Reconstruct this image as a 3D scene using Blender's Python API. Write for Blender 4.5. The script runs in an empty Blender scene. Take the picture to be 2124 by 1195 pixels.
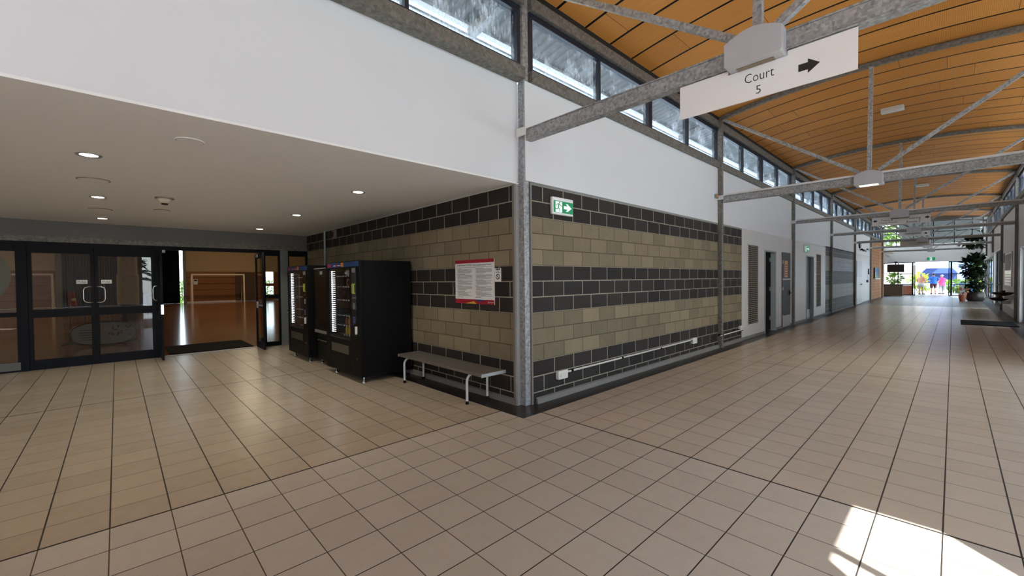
import bpy, bmesh, math, random
from mathutils import Vector, Matrix
random.seed(7)
sc = bpy.context.scene
COL = sc.collection
PI = math.pi
P = 0.303                      # floor tile pitch (m)

# ------------------------------------------------------------------ node helpers
class G:
    def __init__(s, name):
        s.m = bpy.data.materials.new(name); s.m.use_nodes = True
        s.t = s.m.node_tree; s.t.nodes.clear()
        s.out = s.n('ShaderNodeOutputMaterial')
    def n(s, typ, **kw):
        nd = s.t.nodes.new(typ)
        for k, v in kw.items(): setattr(nd, k, v)
        return nd
    def set(s, sock, v):
        if v is None: return
        if isinstance(v, bpy.types.NodeSocket): s.t.links.new(v, sock)
        elif isinstance(v, (tuple, list)) and sock.type == 'RGBA' and len(v) == 3: sock.default_value = (*v, 1)
        else: sock.default_value = v
    def math(s, op, a, b=None, c=None, clamp=False):
        nd = s.n('ShaderNodeMath', operation=op); nd.use_clamp = clamp
        s.set(nd.inputs[0], a)
        if b is not None: s.set(nd.inputs[1], b)
        if c is not None: s.set(nd.inputs[2], c)
        return nd.outputs[0]
    def mix(s, f, a, b, blend='MIX'):
        nd = s.n('ShaderNodeMix', data_type='RGBA', blend_type=blend)
        s.set(nd.inputs[0], f); s.set(nd.inputs[6], a); s.set(nd.inputs[7], b)
        return nd.outputs[2]
    def coord(s):
        tc = s.n('ShaderNodeTexCoord'); sp = s.n('ShaderNodeSeparateXYZ')
        s.t.links.new(tc.outputs['Object'], sp.inputs[0])
        return tc.outputs['Object'], sp.outputs[0], sp.outputs[1], sp.outputs[2]
    def vec(s, x, y, z=0.0):
        nd = s.n('ShaderNodeCombineXYZ')
        for i, v in enumerate((x, y, z)): s.set(nd.inputs[i], v)
        return nd.outputs[0]
    def noise(s, v, scale, detail=3.0, rough=0.5):
        nd = s.n('ShaderNodeTexNoise'); s.set(nd.inputs['Vector'], v)
        nd.inputs['Scale'].default_value = scale; nd.inputs['Detail'].default_value = detail
        nd.inputs['Roughness'].default_value = rough
        return nd.outputs[0]
    def white(s, v):
        nd = s.n('ShaderNodeTexWhiteNoise'); s.set(nd.inputs['Vector'], v); return nd.outputs['Value']
    def mrange(s, v, a, b, c, d):
        nd = s.n('ShaderNodeMapRange'); s.set(nd.inputs[0], v)
        for i, x in enumerate((a, b, c, d)): nd.inputs[i + 1].default_value = x
        return nd.outputs[0]
    def bump(s, h, strength=0.3, dist=0.01):
        nd = s.n('ShaderNodeBump'); s.set(nd.inputs['Height'], h)
        nd.inputs['Strength'].default_value = strength; nd.inputs['Distance'].default_value = dist
        return nd.outputs[0]
    def bsdf(s, color, rough=0.5, metal=0.0, spec=0.5, normal=None, emit=None, estr=0.0, alpha=None):
        b = s.n('ShaderNodeBsdfPrincipled')
        s.set(b.inputs['Base Color'], color); s.set(b.inputs['Roughness'], rough); s.set(b.inputs['Metallic'], metal)
        s.set(b.inputs['Specular IOR Level'], spec)
        if normal is not None: s.set(b.inputs['Normal'], normal)
        if emit is not None: s.set(b.inputs['Emission Color'], emit); s.set(b.inputs['Emission Strength'], estr)
        return b.outputs[0]
    def done(s, sh):
        s.t.links.new(sh, s.out.inputs[0]); return s.m

def plain(name, col, rough=0.5, metal=0.0, var=0.06, scale=8.0, spec=0.5, bump=0.0):
    g = G(name); o, x, y, z = g.coord()
    f = g.noise(o, scale, 4)
    c = g.mix(f, tuple(v * (1 - var) for v in col), tuple(min(1, v * (1 + var)) for v in col))
    nrm = g.bump(g.noise(o, 90, 3), bump, 0.002) if bump else None
    return g.done(g.bsdf(c, rough, metal, spec, nrm))
def emit(name, col, strength):
    g = G(name); return g.done(g.bsdf(tuple(min(.8, c) for c in col), 0.4, emit=col, estr=strength))
def galv(name, a, b, scale=45):
    g = G(name); o, x, y, z = g.coord()
    v = g.n('ShaderNodeTexVoronoi'); g.set(v.inputs['Vector'], o); v.inputs['Scale'].default_value = scale
    f = g.math('ADD', g.math('MULTIPLY', v.outputs['Color'], 0.45), g.math('MULTIPLY', g.noise(o, scale * .5, 5, .65), 0.65))
    f = g.mrange(f, 0.3, 0.85, 0, 1)
    return g.done(g.bsdf(g.mix(f, a, b), g.mrange(f, 0, 1, .62, .45), 0.35, 0.5, g.bump(f, .15, .002)))

def tile(name, c1, c2, ju, jv, rough, spec, speck, shift=0.0, bold=None, grout=(0.035, 0.027, 0.02), thin=(0.09, 0.065, 0.045)):
    """square floor tiles; ju / jv: grout width (m) of the lines x=const / y=const"""
    g = G(name); o, x, y, z = g.coord()
    u = g.math('DIVIDE', g.math('SUBTRACT', x, shift), P); v = g.math('DIVIDE', y, P)
    def line(t, w):
        f = g.math('FRACT', t); d = g.math('MULTIPLY', g.math('MINIMUM', f, g.math('SUBTRACT', 1.0, f)), P)
        return g.math('LESS_THAN', d, w * .5)
    lu, lv = line(u, ju), line(v, jv)
    ix, iy = g.math('FLOOR', u), g.math('FLOOR', v)
    r = g.white(g.vec(ix, iy, 3.0))
    cloud = g.noise(o, 9, 5, .6)
    f = g.math('ADD', g.math('MULTIPLY', r, .55), g.math('MULTIPLY', g.mrange(cloud, .3, .7, 0, 1), .45))
    c = g.mix(f, c1, c2)
    hue = g.white(g.vec(ix, iy, 9.0))
    c = g.mix(g.math('MULTIPLY', hue, .22), c, tuple(v * w for v, w in zip(c2, (1.0, .94, .93))))
    fine = g.noise(o, 160, 3, .6)
    c = g.mix(g.math('MULTIPLY', g.mrange(fine, .45, .7, 0, 1), .18), c, tuple(k * .72 for k in c1))
    c = g.mix(lu, c, grout if ju >= jv else thin); c = g.mix(lv, c, grout if jv >= ju else thin)
    lines = g.math('MAXIMUM', lu, lv)
    for ax, per, off, w in (bold or ()):
        t = g.math('DIVIDE', g.math('SUBTRACT', x if ax == 'x' else y, off), per)
        f2 = g.math('FRACT', t); d2 = g.math('MULTIPLY', g.math('MINIMUM', f2, g.math('SUBTRACT', 1.0, f2)), per)
        lb = g.math('LESS_THAN', d2, w); c = g.mix(lb, c, (0.012, 0.009, 0.007)); lines = g.math('MAXIMUM', lines, lb)
    rr = g.math('ADD', rough, g.math('MULTIPLY', lines, .35))
    if speck:
        sp = g.n('ShaderNodeTexVoronoi'); g.set(sp.inputs['Vector'], o); sp.inputs['Scale'].default_value = 130
        k = g.math('LESS_THAN', sp.outputs['Distance'], .22)
        k = g.math('MULTIPLY', k, g.math('GREATER_THAN', g.noise(o, 25, 2), .5))
        rr = g.math('SUBTRACT', rr, g.math('MULTIPLY', k, .3))
        h = g.math('ADD', g.math('MULTIPLY', k, .5), g.math('MULTIPLY', fine, .4))
    else:
        h = g.math('MULTIPLY', g.noise(o, 3.0, 2), .5)
    h = g.math('SUBTRACT', h, g.math('MULTIPLY', lines, .8))
    return g.done(g.bsdf(c, rr, 0, spec, g.bump(h, .25 if speck else .05, .004)))

def blockwork(name, axis, ztop=2.72, h=0.1983, L=0.4053, off=0.0, dark=(0.033, 0.027, 0.025), light=(0.255, 0.215, 0.15), pattern=(2, 5, 8, 11), gloss=False, band=None):
    g = G(name); o, x, y, z = g.coord()
    a = x if axis == 'x' else y
    rv = g.math('DIVIDE', g.math('SUBTRACT', ztop, z), h); r = g.math('FLOOR', rv)
    par = g.math('MODULO', r, 2.0)
    u = g.math('ADD', g.math('DIVIDE', g.math('SUBTRACT', a, off), L), g.math('MULTIPLY', par, .5))
    fu, fv = g.math('FRACT', u), g.math('FRACT', rv)
    du = g.math('MULTIPLY', g.math('MINIMUM', fu, g.math('SUBTRACT', 1.0, fu)), L)
    dv = g.math('MULTIPLY', g.math('MINIMUM', fv, g.math('SUBTRACT', 1.0, fv)), h)
    mort = g.math('LESS_THAN', g.math('MINIMUM', du, dv), .0065)
    # band: rows 0-1 dark, 2-4 light, 5-7 dark, 8-10 light, 11+ dark
    isl = g.math('ADD', g.math('MULTIPLY', g.math('GREATER_THAN', r, 1.5), g.math('LESS_THAN', r, 4.5)),
                 g.math('MULTIPLY', g.math('GREATER_THAN', r, 7.5), g.math('LESS_THAN', r, 10.5)))
    rnd = g.white(g.vec(g.math('FLOOR', u), r, 1.0))
    cl = g.noise(o, 5, 4, .6); fine = g.noise(o, 120, 3, .7)
    lc = g.mix(g.math('MULTIPLY', g.math('ADD', rnd, cl), .55), tuple(k * .58 for k in light), tuple(k * w for k, w in zip(light, (1.30, 1.27, 1.18))))
    dc = g.mix(rnd, tuple(k * .75 for k in dark), tuple(k * 1.3 for k in dark))
    c = g.mix(isl, dc, lc)
    c = g.mix(g.math('MULTIPLY', g.mrange(fine, .35, .7, 0, 1), .3), c, g.mix(isl, tuple(k * .7 for k in dark), tuple(k * .62 for k in light)))
    mc = g.mix(isl, (0.36, 0.33, 0.26), (0.11, 0.088, 0.055))
    c = g.mix(mort, c, mc)
    hh = g.math('SUBTRACT', g.math('MULTIPLY', fine, .35), mort)
    rough = g.mix(isl, (.55, .55, .55), (.38, .38, .38)) if gloss else g.mix(isl, (.62, .62, .62), (.8, .8, .8))
    return g.done(g.bsdf(c, rough, 0, .5 if gloss else .2, g.bump(hh, .9 if gloss else .5, 0.03 if gloss else .004)))

def timber_ceiling():
    g = G('timber_ceiling'); o, x, y, z = g.coord()
    v = g.math('DIVIDE', g.math('SUBTRACT', y, .05), .61); k = g.math('FLOOR', v)
    fv = g.math('FRACT', v); dv = g.math('MULTIPLY', g.math('MINIMUM', fv, g.math('SUBTRACT', 1.0, fv)), .61)
    gap = g.math('LESS_THAN', dv, .021)
    sh = g.math('MULTIPLY', g.white(g.vec(k, 4.0, 0)), 3.0)
    u = g.math('DIVIDE', g.math('ADD', x, sh), 2.7); ku = g.math('FLOOR', u)
    fu = g.math('FRACT', u); du = g.math('MULTIPLY', g.math('MINIMUM', fu, g.math('SUBTRACT', 1.0, fu)), 2.7)
    seam = g.math('LESS_THAN', du, .004)
    rnd = g.white(g.vec(k, ku, 2.0))
    grain = g.noise(g.vec(g.math('MULTIPLY', x, .6), g.math('MULTIPLY', y, 9.0), rnd), 3.0, 5, .6)
    c = g.mix(g.math('ADD', g.math('MULTIPLY', rnd, .38), g.math('MULTIPLY', grain, .62)), (0.52, 0.20, 0.036), (0.76, 0.34, 0.085))
    fx, fy = g.math('FRACT', g.math('MULTIPLY', x, 55)), g.math('FRACT', g.math('MULTIPLY', y, 55))
    d2 = g.math('ADD', g.math('POWER', g.math('SUBTRACT', fx, .5), 2), g.math('POWER', g.math('SUBTRACT', fy, .5), 2))
    hole = g.math('MULTIPLY', g.math('LESS_THAN', d2, .06), g.math('GREATER_THAN', dv, .03))
    c = g.mix(g.math('MULTIPLY', hole, .6), c, (0.05, 0.02, 0.006))
    c = g.mix(g.math('MULTIPLY', seam, .7), c, (0.06, 0.03, 0.012))
    c = g.mix(gap, c, (0.006, 0.004, 0.003))
    return g.done(g.bsdf(c, .5, 0, .12))

def wood_floor():
    g = G('sprung_timber_floor'); o, x, y, z = g.coord()
    v = g.math('DIVIDE', y, .085); k = g.math('FLOOR', v)
    rnd = g.white(g.vec(k, g.math('FLOOR', g.math('DIVIDE', x, 1.9)), 0))
    gr = g.noise(g.vec(g.math('MULTIPLY', x, .8), g.math('MULTIPLY', y, 10), rnd), 3, 5)
    c = g.mix(g.math('ADD', g.math('MULTIPLY', rnd, .5), g.math('MULTIPLY', gr, .5)), (0.15, 0.052, 0.015), (0.30, 0.115, 0.036))
    return g.done(g.bsdf(c, .13, 0, .5))

def wall_boards(name, a, b, pitch):
    g = G(name); o, x, y, z = g.coord()
    v = g.math('DIVIDE', z, pitch); f = g.math('FRACT', v)
    gap = g.math('LESS_THAN', f, .06)
    gr = g.noise(g.vec(x, g.math('MULTIPLY', y, .7), g.math('MULTIPLY', z, 6)), 3, 4)
    return g.done(g.bsdf(g.mix(gap, g.mix(gr, a, b), (.02, .008, .003)), .4))

def brick(name):
    g = G(name); o, x, y, z = g.coord()
    b = g.n('ShaderNodeTexBrick'); g.set(b.inputs['Vector'], g.vec(g.math('ADD', x, y), z, 0))
    b.inputs['Scale'].default_value = 1; b.inputs['Brick Width'].default_value = .39; b.inputs['Row Height'].default_value = .2
    b.inputs['Mortar Size'].default_value = .012
    g.set(b.inputs['Color1'], (0.50, 0.20, 0.04)); g.set(b.inputs['Color2'], (0.36, 0.135, 0.028)); g.set(b.inputs['Mortar'], (0.10, 0.05, 0.02))
    return g.done(g.bsdf(b.outputs[0], .7))

def glass(name, tint=(0.92, 0.94, 0.94), refl=1.0):
    g = G(name)
    t = g.n('ShaderNodeBsdfTransparent'); g.set(t.inputs[0], tint)
    gl = g.n('ShaderNodeBsdfGlossy'); gl.inputs['Roughness'].default_value = 0.0; g.set(gl.inputs['Color'], (refl,) * 3)
    fr = g.n('ShaderNodeFresnel'); geo = g.n('ShaderNodeNewGeometry'); g.set(fr.inputs['IOR'], g.math('SUBTRACT', 1.5, g.math('MULTIPLY', geo.outputs['Backfacing'], 1.5 - 1 / 1.5)))
    mx = g.n('ShaderNodeMixShader'); g.set(mx.inputs[0], fr.outputs[0])
    g.t.links.new(t.outputs[0], mx.inputs[1]); g.t.links.new(gl.outputs[0], mx.inputs[2])
    return g.done(mx.outputs[0])

def dirty_glass(name='dusty_window_glass', amount=.62, tint=(0.62, 0.66, 0.68)):
    g = G(name); o, x, y, z = g.coord()
    streak = g.noise(g.vec(g.math('MULTIPLY', x, 6), g.math('MULTIPLY', y, 14), g.math('MULTIPLY', z, 3.2)), 3.2, 8, .72)
    blot = g.noise(o, 2.3, 4, .6)
    low = g.mrange(z, 4.1, 4.5, .35, 0)
    d = g.math('ADD', g.math('ADD', g.mrange(streak, .45, .75, 0, .8), g.mrange(blot, .45, .75, -.22, .35)), low, clamp=True)
    d = g.math('MULTIPLY', d, amount)
    t = g.n('ShaderNodeBsdfTransparent'); g.set(t.inputs[0], tint)
    dif = g.n('ShaderNodeBsdfDiffuse'); g.set(dif.inputs[0], (.55, .57, .6))
    tr = g.n('ShaderNodeBsdfTranslucent'); g.set(tr.inputs[0], (.55, .62, .70))
    ad = g.n('ShaderNodeMixShader'); ad.inputs[0].default_value = .75
    g.t.links.new(dif.outputs[0], ad.inputs[1]); g.t.links.new(tr.outputs[0], ad.inputs[2])
    gl = g.n('ShaderNodeBsdfGlossy'); gl.inputs['Roughness'].default_value = .05
    m1 = g.n('ShaderNodeMixShader'); g.set(m1.inputs[0], d); g.t.links.new(t.outputs[0], m1.inputs[1]); g.t.links.new(ad.outputs[0], m1.inputs[2])
    m2 = g.n('ShaderNodeMixShader'); m2.inputs[0].default_value = .05; g.t.links.new(m1.outputs[0], m2.inputs[1]); g.t.links.new(gl.outputs[0], m2.inputs[2])
    return g.done(m2.outputs[0])

def leafmat(name, a, b, trans=.25):
    g = G(name); o, x, y, z = g.coord()
    c = g.mix(g.noise(o, 6, 2), a, b)
    p = g.bsdf(c, .45)
    tr = g.n('ShaderNodeBsdfTranslucent'); g.set(tr.inputs[0], c)
    mx = g.n('ShaderNodeMixShader'); mx.inputs[0].default_value = trans
    g.t.links.new(p, mx.inputs[1]); g.t.links.new(tr.outputs[0], mx.inputs[2])
    return g.done(mx.outputs[0])

def corrugated():
    g = G('corrugated_eave_sheet'); o, x, y, z = g.coord()
    w = g.math('SINE', g.math('MULTIPLY', y, 2 * PI / .15))
    c = g.mix(g.mrange(w, .4, 1, 0, 1), (.30, .305, .30), (.20, .205, .20))
    return g.done(g.bsdf(g.mix(g.math('MULTIPLY', g.noise(o, 6, 3), .4), c, (.22, .22, .21)), .6, 0, .3, g.bump(w, .6, .02)))
M = {}
def mats():
    M['white'] = plain('white_wall_paint', (.76, .78, .80), .55, var=.02, scale=1.5, bump=.05)
    M['panel'] = plain('white_panel_paint', (.66, .65, .63), .42, var=.03, scale=2)
    M['soffit'] = plain('soffit_paint', (.88, .885, .88), .7, var=.02, scale=1)
    M['greywall'] = plain('grey_bulkhead_paint', (.17, .17, .165), .6, var=.04)
    M['greypanel'] = plain('grey_jamb_panel', (.20, .215, .22), .5, var=.04)
    M['mid'] = tile('textured_entry_tile', (.48, .428, .355), (.57, .52, .44), .007, .006, .50, .35, True, grout=(.022, .017, .013), bold=(('x', 500, 0, .010), ('y', 500, 0, .010)))
    M['corr'] = tile('glazed_corridor_tile', (.53, .455, .36), (.62, .54, .445), 0.0085, .0060, .27, .32, False, bold=(('y', 4.918, 0, .008),))
    M['wing'] = tile('glazed_wing_tile', (.46, .385, .285), (.55, .465, .355), .0060, .0085, .27, .32, False, bold=(('x', 3.97, 0, .008),))
    M['border'] = tile('charcoal_border_tile', (.022, .019, .017), (.034, .029, .026), .002, .002, .32, .5, False, grout=(.035, .03, .025))
    M['entrymat'] = tile('grey_entry_tile', (.20, .185, .165), (.25, .23, .205), .005, .003, .35, .45, False)
    M['blk_y'] = blockwork('banded_blockwork_corridor', 'y', off=.15 - .4053 * .0 + .2)
    M['blk_x'] = blockwork('banded_blockwork_wing', 'x', off=-.143)
    M['blk_far'] = blockwork('glossy_blockwork_corridor', 'y', ztop=2.79, gloss=True, dark=(.05, .046, .043), light=(.17, .155, .13))
    M['galv'] = galv('galvanised_steel', (.21, .218, .225), (.50, .51, .51))
    M['galvd'] = galv('weathered_galvanised_steel', (.13, .125, .112), (.26, .25, .225), 30)
    M['steel'] = plain('light_steel_flashing', (.42, .43, .43), .42, .3)
    M['tray'] = plain('white_cable_cover', (.70, .70, .69), .45)
    M['boxgrey'] = plain('pale_grey_metal_paint', (.46, .46, .48), .45)
    M['navy'] = plain('navy_window_frame', (.016, .021, .036), .35)
    M['black'] = plain('black_door_frame', (.008, .009, .013), .5, spec=.15)
    M['timber'] = timber_ceiling()
    M['shadowgap'] = plain('black_shadow_gap', (.008, .007, .006), .8)
    M['dirty'] = dirty_glass(); M['dirtyopp'] = dirty_glass('lightly_dusted_glass', .18, (.88, .90, .91))
    M['glass'] = glass('clear_glass', (.80, .82, .82))
    M['vglass'] = glass('machine_glass', (.93, .94, .94), .6)
    M['eavecor'] = corrugated(); M['awning'] = plain('dark_awning_sheet', (.075, .08, .085), .6)
    M['eave'] = plain('grey_eave_lining', (.55, .56, .56), .6)
    M['roofout'] = plain('light_metal_roof', (.80, .81, .82), .5)
    M['concrete'] = plain('pale_paving', (.50, .50, .49), .8, var=.12, scale=1.2)
    M['kerb'] = plain('cement_plinth', (.21, .20, .185), .7, var=.12)
    M['wood'] = wood_floor()
    M['hallboard'] = wall_boards('brown_hall_boards', (.24, .088, .022), (.34, .13, .036), .49)
    M['cream'] = plain('cream_hall_wall', (.50, .36, .18), .7)
    M['darkcurt'] = plain('black_curtain_cloth', (.006, .008, .012), 1, spec=0)
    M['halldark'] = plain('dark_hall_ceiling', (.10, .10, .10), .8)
    M['goal'] = plain('white_goal_paint', (.80, .66, .46), .4)
    M['white_plastic'] = plain('white_plastic', (.74, .74, .72), .35)
    M['ivory'] = plain('ivory_plastic', (.70, .66, .56), .4)
    M['signwhite'] = plain('white_sign_board', (.88, .88, .88), .22, var=.01)
    M['ink'] = plain('black_sign_ink', (.012, .012, .014), .5)
    M['greyink'] = plain('grey_print', (.20, .21, .23), .6)
    M['red'] = plain('crimson_print', (.36, .012, .03), .45)
    M['yellow'] = plain('yellow_print', (.75, .50, .05), .45)
    M['bluep'] = plain('blue_print', (.02, .06, .22), .45)
    M['purple'] = plain('violet_print', (.10, .09, .28), .45)
    M['orange'] = plain('orange_print', (.75, .28, .04), .45)
    M['green'] = emit('lit_exit_green', (.0, .13, .045), .35)
    M['exitwhite'] = emit('lit_exit_white', (.75, .85, .8), .18)
    M['vblack'] = plain('black_machine_enamel', (.005, .005, .0055), .55, spec=.15)
    M['vdark'] = plain('dark_machine_interior', (.025, .024, .022), .5)
    M['flap'] = plain('smoked_brown_flap', (.07, .06, .045), .3)
    M['chrome'] = plain('polished_steel', (.62, .62, .62), .18, .95)
    M['rubber'] = plain('black_rubber', (.008, .008, .008), .9, spec=.1)
    M['led'] = emit('machine_led_and_glints', (.9, .95, 1.0), 2.4)
    M['lime'] = plain('lime_plastic', (.50, .58, .10), .4)
    M['benchslat'] = plain('anodised_bench_slat', (.19, .175, .155), .45, .3, var=.12, scale=20)
    M['benchleg'] = plain('white_bench_tube', (.68, .69, .70), .35)
    M['louvre'] = plain('taupe_louvre_metal', (.26, .23, .20), .5)
    M['doorgrey'] = plain('grey_door_paint', (.06, .062, .066), .5, spec=.2)
    M['doorpale'] = plain('pale_door_paint', (.52, .52, .52), .4)
    M['jamb'] = plain('blue_grey_jamb', (.36, .41, .42), .45)
    M['kick'] = plain('brushed_kick_plate', (.45, .44, .42), .35, .6)
    M['brick'] = brick('orange_brick')
    M['lamp'] = emit('downlight_lens', (1, .93, .82), 5)
    M['lampwarm'] = emit('warm_fitting_lens', (1, .86, .62), 1.6)
    M['lampoff'] = plain('unlit_lens', (.22, .17, .11), .4)
    M['bark'] = plain('brown_bark', (.10, .06, .035), .8)
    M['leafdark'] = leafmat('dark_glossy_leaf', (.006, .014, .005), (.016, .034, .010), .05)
    M['leaf'] = leafmat('bright_leaf', (.10, .22, .03), (.25, .40, .06), .4)
    M['leaflime'] = leafmat('lime_leaf', (.30, .42, .03), (.55, .62, .08), .4)
    M['potdark'] = plain('dark_glazed_pot', (.025, .022, .02), .35)
    M['terra'] = plain('terracotta', (.34, .10, .05), .6)
    M['soil'] = plain('potting_soil', (.03, .02, .012), .9)
    M['skin'] = plain('skin', (.50, .29, .20), .5)
    M['hairgrey'] = plain('grey_hair', (.42, .38, .34), .7)
    M['hairdark'] = plain('dark_hair', (.04, .03, .028), .7)
    M['peach'] = plain('peach_cotton', (.62, .30, .17), .8)
    M['cobalt'] = plain('cobalt_cotton', (.03, .16, .62), .8)
    M['pink'] = plain('hot_pink_cotton', (.72, .06, .25), .8)
    M['skirt'] = plain('pale_grey_cotton', (.50, .50, .48), .8)
    M['maroon'] = plain('maroon_cotton', (.06, .014, .02), .8)
    M['greypants'] = plain('grey_leggings', (.22, .22, .24), .8)
    M['shoe'] = plain('dark_shoe', (.025, .023, .025), .6, spec=.3)
    M['binblue'] = plain('blue_bin_plastic', (.03, .16, .35), .4)
    M['bingrey'] = plain('grey_bin_plastic', (.10, .12, .13), .5)
    M['canvas'] = plain('white_canvas', (.80, .74, .74), .8)
    M['bluetarp'] = plain('blue_awning_cloth', (.02, .05, .20), .7)
    M['bluewall'] = plain('blue_grey_cladding', (.18, .26, .42), .6)
    M['sandwall'] = plain('sand_render', (.62, .55, .48), .8)
    M['screen'] = plain('black_screen', (.008, .008, .009), .2)
    M['cardboard'] = plain('tan_curtain_cloth', (.42, .29, .14), .8, var=.15, scale=14)
    M['flagred'] = plain('red_flag_cloth', (.55, .02, .02), .8)
    M['decal'] = plain('frosted_decal', (.20, .195, .165), .7)
    M['greensign'] = plain('banner_print', (.24, .25, .24), .6)
    M['benchgrey'] = plain('grey_stone_tile', (.05, .05, .05), .3)
mats()

# ------------------------------------------------------------------ mesh builder
ORG = {}
class MB:
    def __init__(s): s.v = []; s.f = []; s.mi = []; s.smooth = []
    def add(s, vs, fs, mi=0, sm=False):
        o = len(s.v); s.v += [tuple(v) for v in vs]
        for f in fs: s.f.append(tuple(i + o for i in f)); s.mi.append(mi); s.smooth.append(sm)
        return s
    def box(s, x0, x1, y0, y1, z0, z1, mi=0):
        x0, x1 = min(x0, x1), max(x0, x1); y0, y1 = min(y0, y1), max(y0, y1); z0, z1 = min(z0, z1), max(z0, z1)
        v = [(x, y, z) for z in (z0, z1) for y in (y0, y1) for x in (x0, x1)]
        return s.add(v, [(0, 2, 3, 1), (4, 5, 7, 6), (0, 1, 5, 4), (2, 6, 7, 3), (0, 4, 6, 2), (1, 3, 7, 5)], mi)
    def rbox(s, x0, x1, y0, y1, z0, z1, r, mi=0):
        """box with chamfered edges"""
        bm = bmesh.new(); bmesh.ops.create_cube(bm, size=1)
        for v in bm.verts: v.co = ((x0 + x1) / 2 + v.co.x * (x1 - x0), (y0 + y1) / 2 + v.co.y * (y1 - y0), (z0 + z1) / 2 + v.co.z * (z1 - z0))
        bmesh.ops.bevel(bm, geom=bm.edges[:], offset=r, segments=2, affect='EDGES', profile=.5)
        bm.verts.index_update()
        s.add([v.co[:] for v in bm.verts], [[v.index for v in f.verts] for f in bm.faces], mi); bm.free(); return s
    def quad(s, a, b, c, d, mi=0): return s.add([a, b, c, d], [(0, 1, 2, 3)], mi)
    def beam(s, p0, p1, w, h, mi=0, up=(0, 0, 1)):
        """rectangular bar from p0 to p1"""
        p0, p1 = Vector(p0), Vector(p1); d = (p1 - p0).normalized(); u = Vector(up)
        sd = d.cross(u)
        if sd.length < 1e-4: sd = d.cross(Vector((1, 0, 0)))
        sd.normalize(); u = sd.cross(d)
        v = []
        for p in (p0, p1):
            for a, b in ((-1, -1), (1, -1), (1, 1), (-1, 1)): v.append(p + sd * a * w / 2 + u * b * h / 2)
        return s.add(v, [(0, 1, 2, 3), (7, 6, 5, 4), (0, 4, 5, 1), (1, 5, 6, 2), (2, 6, 7, 3), (3, 7, 4, 0)], mi)
    def tube(s, pts, r, n=10, mi=0, cap=True):
        pts = [Vector(p) for p in pts]; rs = r if isinstance(r, (list, tuple)) else [r] * len(pts)
        rings = []; ref = None
        for i, p in enumerate(pts):
            d = (pts[min(i + 1, len(pts) - 1)] - pts[max(i - 1, 0)]).normalized()
            if ref is None: ref = d.orthogonal().normalized()
            a = (ref - d * ref.dot(d))
            if a.length < 1e-5: a = d.orthogonal()
            a.normalize(); ref = a; b = d.cross(a)
            rings.append([p + (a * math.cos(2 * PI * k / n) + b * math.sin(2 * PI * k / n)) * rs[i] for k in range(n)])
        v = [q for ring in rings for q in ring]; f = []
        for i in range(len(pts) - 1):
            for k in range(n): f.append((i * n + k, i * n + (k + 1) % n, (i + 1) * n + (k + 1) % n, (i + 1) * n + k))
        s.add(v, f, mi, True)
        if cap: s.add(rings[0], [tuple(range(n))[::-1]], mi); s.add(rings[-1], [tuple(range(n))], mi)
        return s
    def lathe(s, c, prof, n=24, mi=0, axis='z', sx=1, sy=1, cap=True):
        v = []; f = []; start = []
        for r, h in prof:
            m = 1 if r < 1e-4 else n; start.append((len(v), m))
            for k in range(m):
                a = 2 * PI * k / n; q = (r * math.cos(a) * sx, r * math.sin(a) * sy, h)
                if axis == 'y': q = (q[0], q[2], q[1])
                if axis == 'x': q = (q[2], q[0], q[1])
                v.append((c[0] + q[0], c[1] + q[1], c[2] + q[2]))
        for (a, ma), (b, mb) in zip(start, start[1:]):
            for k in range(n):
                k2 = (k + 1) % n
                if ma == 1 and mb == 1: continue
                if ma == 1: f.append((a, b + k2, b + k))
                elif mb == 1: f.append((a + k, a + k2, b))
                else: f.append((a + k, a + k2, b + k2, b + k))
        s.add(v, f, mi, True)
        if start[0][1] == 1 and len({h for _, h in prof}) == 1: cap = False
        if cap and start[0][1] > 1: s.add(v[:n], [tuple(range(n))[::-1]], mi)
        if cap and start[-1][1] > 1: s.add(v[-n:], [tuple(range(n))], mi)
        return s
    def prism(s, poly, axis, a, b, mi=0):
        """poly: list of (p,q); axis 'y' -> (x,z), 'x' -> (y,z), 'z' -> (x,y); extruded from a to b"""
        def V(p, q, t): return {'y': (p, t, q), 'x': (t, p, q), 'z': (p, q, t)}[axis]
        n = len(poly); v = [V(p, q, a) for p, q in poly] + [V(p, q, b) for p, q in poly]
        f = [tuple(range(n)), tuple(range(2 * n - 1, n - 1, -1))] + [(i, (i + 1) % n + 0, (i + 1) % n + n, i + n) for i in range(n)]
        return s.add(v, f, mi)
    def build(s, name, m, parent=None, smooth=False, bevel=0):
        org = Vector((0, 0, 0))
        if parent is not None:
            r = parent
            while r.parent: r = r.parent
            org = ORG.get(r.name, Vector((0, 0, 0)))
        me = bpy.data.meshes.new(name); me.from_pydata([Vector(v) - org for v in s.v], [], s.f)
        for mm in (m if isinstance(m, (list, tuple)) else [m]): me.materials.append(M[mm])
        for p, i, k in zip(me.polygons, s.mi, s.smooth): p.material_index = i; p.use_smooth = k or smooth
        bm = bmesh.new(); bm.from_mesh(me); bmesh.ops.recalc_face_normals(bm, faces=bm.faces[:]); bm.to_mesh(me); bm.free()
        me.update()
        o = bpy.data.objects.new(name, me); COL.objects.link(o)
        if parent is not None: o.parent = parent
        if bevel:
            b = o.modifiers.new('edge', 'BEVEL'); b.width = bevel; b.segments = 2; b.limit_method = 'ANGLE'
        return o

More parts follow.
